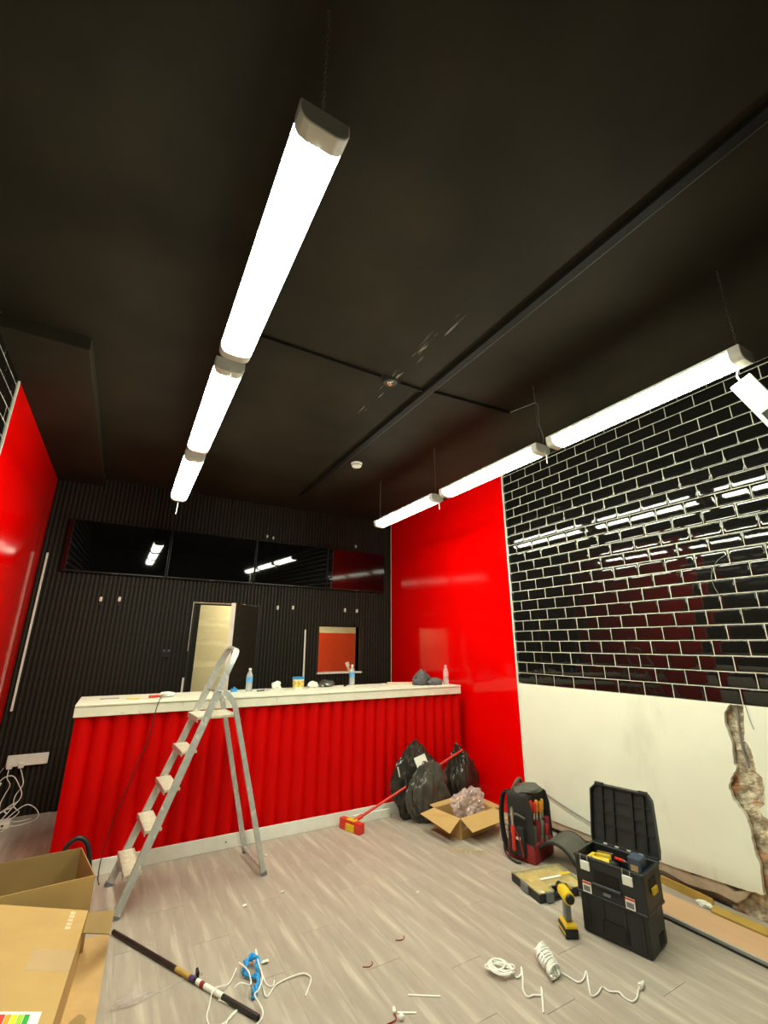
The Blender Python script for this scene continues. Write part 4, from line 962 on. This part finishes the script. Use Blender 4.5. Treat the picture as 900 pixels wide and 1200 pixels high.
pen('screwdriver', tuple(Mt @ Vector((.16, .20, .35))), tuple(Mt @ Vector((.28, .13, .375))), .009, 'red_plastic', 'long red-handled screwdriver lying across the toolbox', 'screwdriver')
ft = MB().box(.016, tw-.016, .016, td_-.016, -.02, .0).build('tool_tray', 'tool_dark', None, bevel=.003, seg=1, loc=tuple(Mt @ Vector((0, 0, .295))), rz=R(-78)); tag(ft, 'black lift-out tray carrying the tools inside the toolbox', 'tray')

# ------------------------------------------------------------------ boards along the right wall
sb = thing('floor_board', 'salmon coloured board lying on the floor along the right wall', 'board', (3.30, 1.5, 0))
MB().prism([(-.14, .66), (.10, .66), (.14, -.9), (-.09, -.9)], lambda a, c: (a, c, .001), lambda a, c: (a, c, .022)).build('board', 'salmon_board', sb)
MB().beam((-.152, .66, .012), (-.10, -.9, .012), .022, .018, (0, 0, 1)).build('metal_edge', 'grey_trim', sb)
MB().beam((-.170, .66, .007), (-.118, -.9, .007), .006, .010, (0, 0, 1)).build('dark_edge', 'tool_dark', sb)
o = MB().beam((0, .32, .025), (-.02, -.02, .025), .05, .010, (0, 0, 1)).build('foam_strip', 'mustard', None, loc=(3.545, 1.92, .001)); tag(o, 'mustard strip standing on edge at the wall foot behind the toolbox', 'strip')
o = MB().prism([(-.06, .28), (.03, .30), (.06, -.9), (-.04, -.9)], lambda a, c: (a, c, .001), lambda a, c: (a, c, .018)).build('foam_strip', 'mustard', None, loc=(3.50, 1.60, .001)); tag(o, 'mustard strip lying flat beside the salmon board', 'strip')
q = MB().blob((0, 0, .012), (.03, .05, .016), 4, .4, 3, 3, 0).build('plaster_lump', 'white_trim', None, loc=(3.50, 1.945, .001)); tag(q, 'pale plaster lump between the two mustard strips', 'rubble')

# ------------------------------------------------------------------ sockets and wires in the left corner
es = thing('wall_socket', 'white multi-gang wall socket low on the slats in the left corner', 'socket', (-.64, YB-.001, .445))
MB().box(-.165, .165, -.035, -.001, 0, .10).build('socket_plate', 'white_plastic', es, bevel=.004, seg=1)
for k in range(4): MB().box(-.145+.078*k, -.095+.078*k, -.0365, -.035, .03, .075).build('outlet', 'white_trim', es)
for a in (-.13, -.04):
    p_ = MB().box(a-.022, a+.022, -.075, -.036, -.012, .035).build('plug', 'white_plastic', es, bevel=.006)
def wwire(pts, label): return wire('white_flex', pts, .0042, 'white_cable', label)
yw = YB-.06
wwire([(-.77, yw, .43), (-.765, yw-.02, .36), (-.73, yw-.03, .30), (-.755, yw-.03, .22), (-.77, yw-.05, .15), (-.76, yw-.06, .07)], 'white flex dropping from the left plug of the wall socket')
wwire([(-.68, yw, .43), (-.65, yw-.01, .36), (-.63, yw-.03, .29), (-.67, yw-.05, .20), (-.66, yw-.06, .12), (-.61, yw-.08, .07), (-.66, yw-.1, .02), (-.60, yw-.15, .012), (-.50, yw-.12, .012)], 'white flex dropping from the right plug of the wall socket')
wwire([(-.84, yw-.05, .30), (-.79, yw-.05, .37), (-.72, yw-.05, .38), (-.66, yw-.05, .30), (-.62, yw-.06, .20), (-.68, yw-.08, .10), (-.74, yw-.12, .03), (-.78, yw-.16, .05)], 'white flex looping high between the wall socket and the floor')
wwire([(-.70, yw-.12, .03), (-.62, yw-.10, .10), (-.55, yw-.10, .13), (-.47, yw-.12, .08), (-.45, yw-.16, .02), (-.55, yw-.24, .008), (-.66, yw-.24, .008)], 'white flex looping low over the floor beside the junction block')
jn = thing('adaptor_block', 'white adaptor block with wires lying on the floor in the left corner', 'adaptor', (-.73, 5.74, 0))
MB().box(-.09, .09, -.06, .06, .002, .055).build('block_body', 'white_plastic', jn, bevel=.012)
MB().tube([(.04, -.061, .03), (.04, -.056, .03)], .010, 10).build('socket_hole', 'tool_dark', jn)
MB().tube(smooth_path([(-.05, -.06, .02), (-.04, -.12, .01), (.03, -.13, .006), (.08, -.07, .01)]), .0042, 7).build('flex', 'white_cable', jn, smooth=True)
pb_ = thing('power_adaptor', 'white power adaptor hanging at the picture edge in the left corner', 'adaptor', (-.86, yw-.05, .245))
MB().box(-.035, .035, -.025, .025, 0, .10, Matrix.Rotation(R(20), 4, 'Y')).build('adaptor_body', 'white_plastic', pb_, bevel=.006)
MB().tube(smooth_path([(.02, 0, .10), (.03, .0, .16), (.05, .03, .21)]), .004, 6).build('flex', 'grey_cable', pb_, smooth=True)
gl = thing('wire_bundle', 'small splayed bundle of white wires hanging below the socket', 'wires', (-.735, yw-.03, .09))
for k, (dx, dz) in enumerate(((.07, .02), (.06, .05), (.09, .06), (.03, -.03), (-.03, -.02))):
    MB().tube([(0, 0, 0), (dx*.5, -.01, dz*.5), (dx, -.015, dz)], .006, 6).build('wire_tail', 'white_cable', gl)
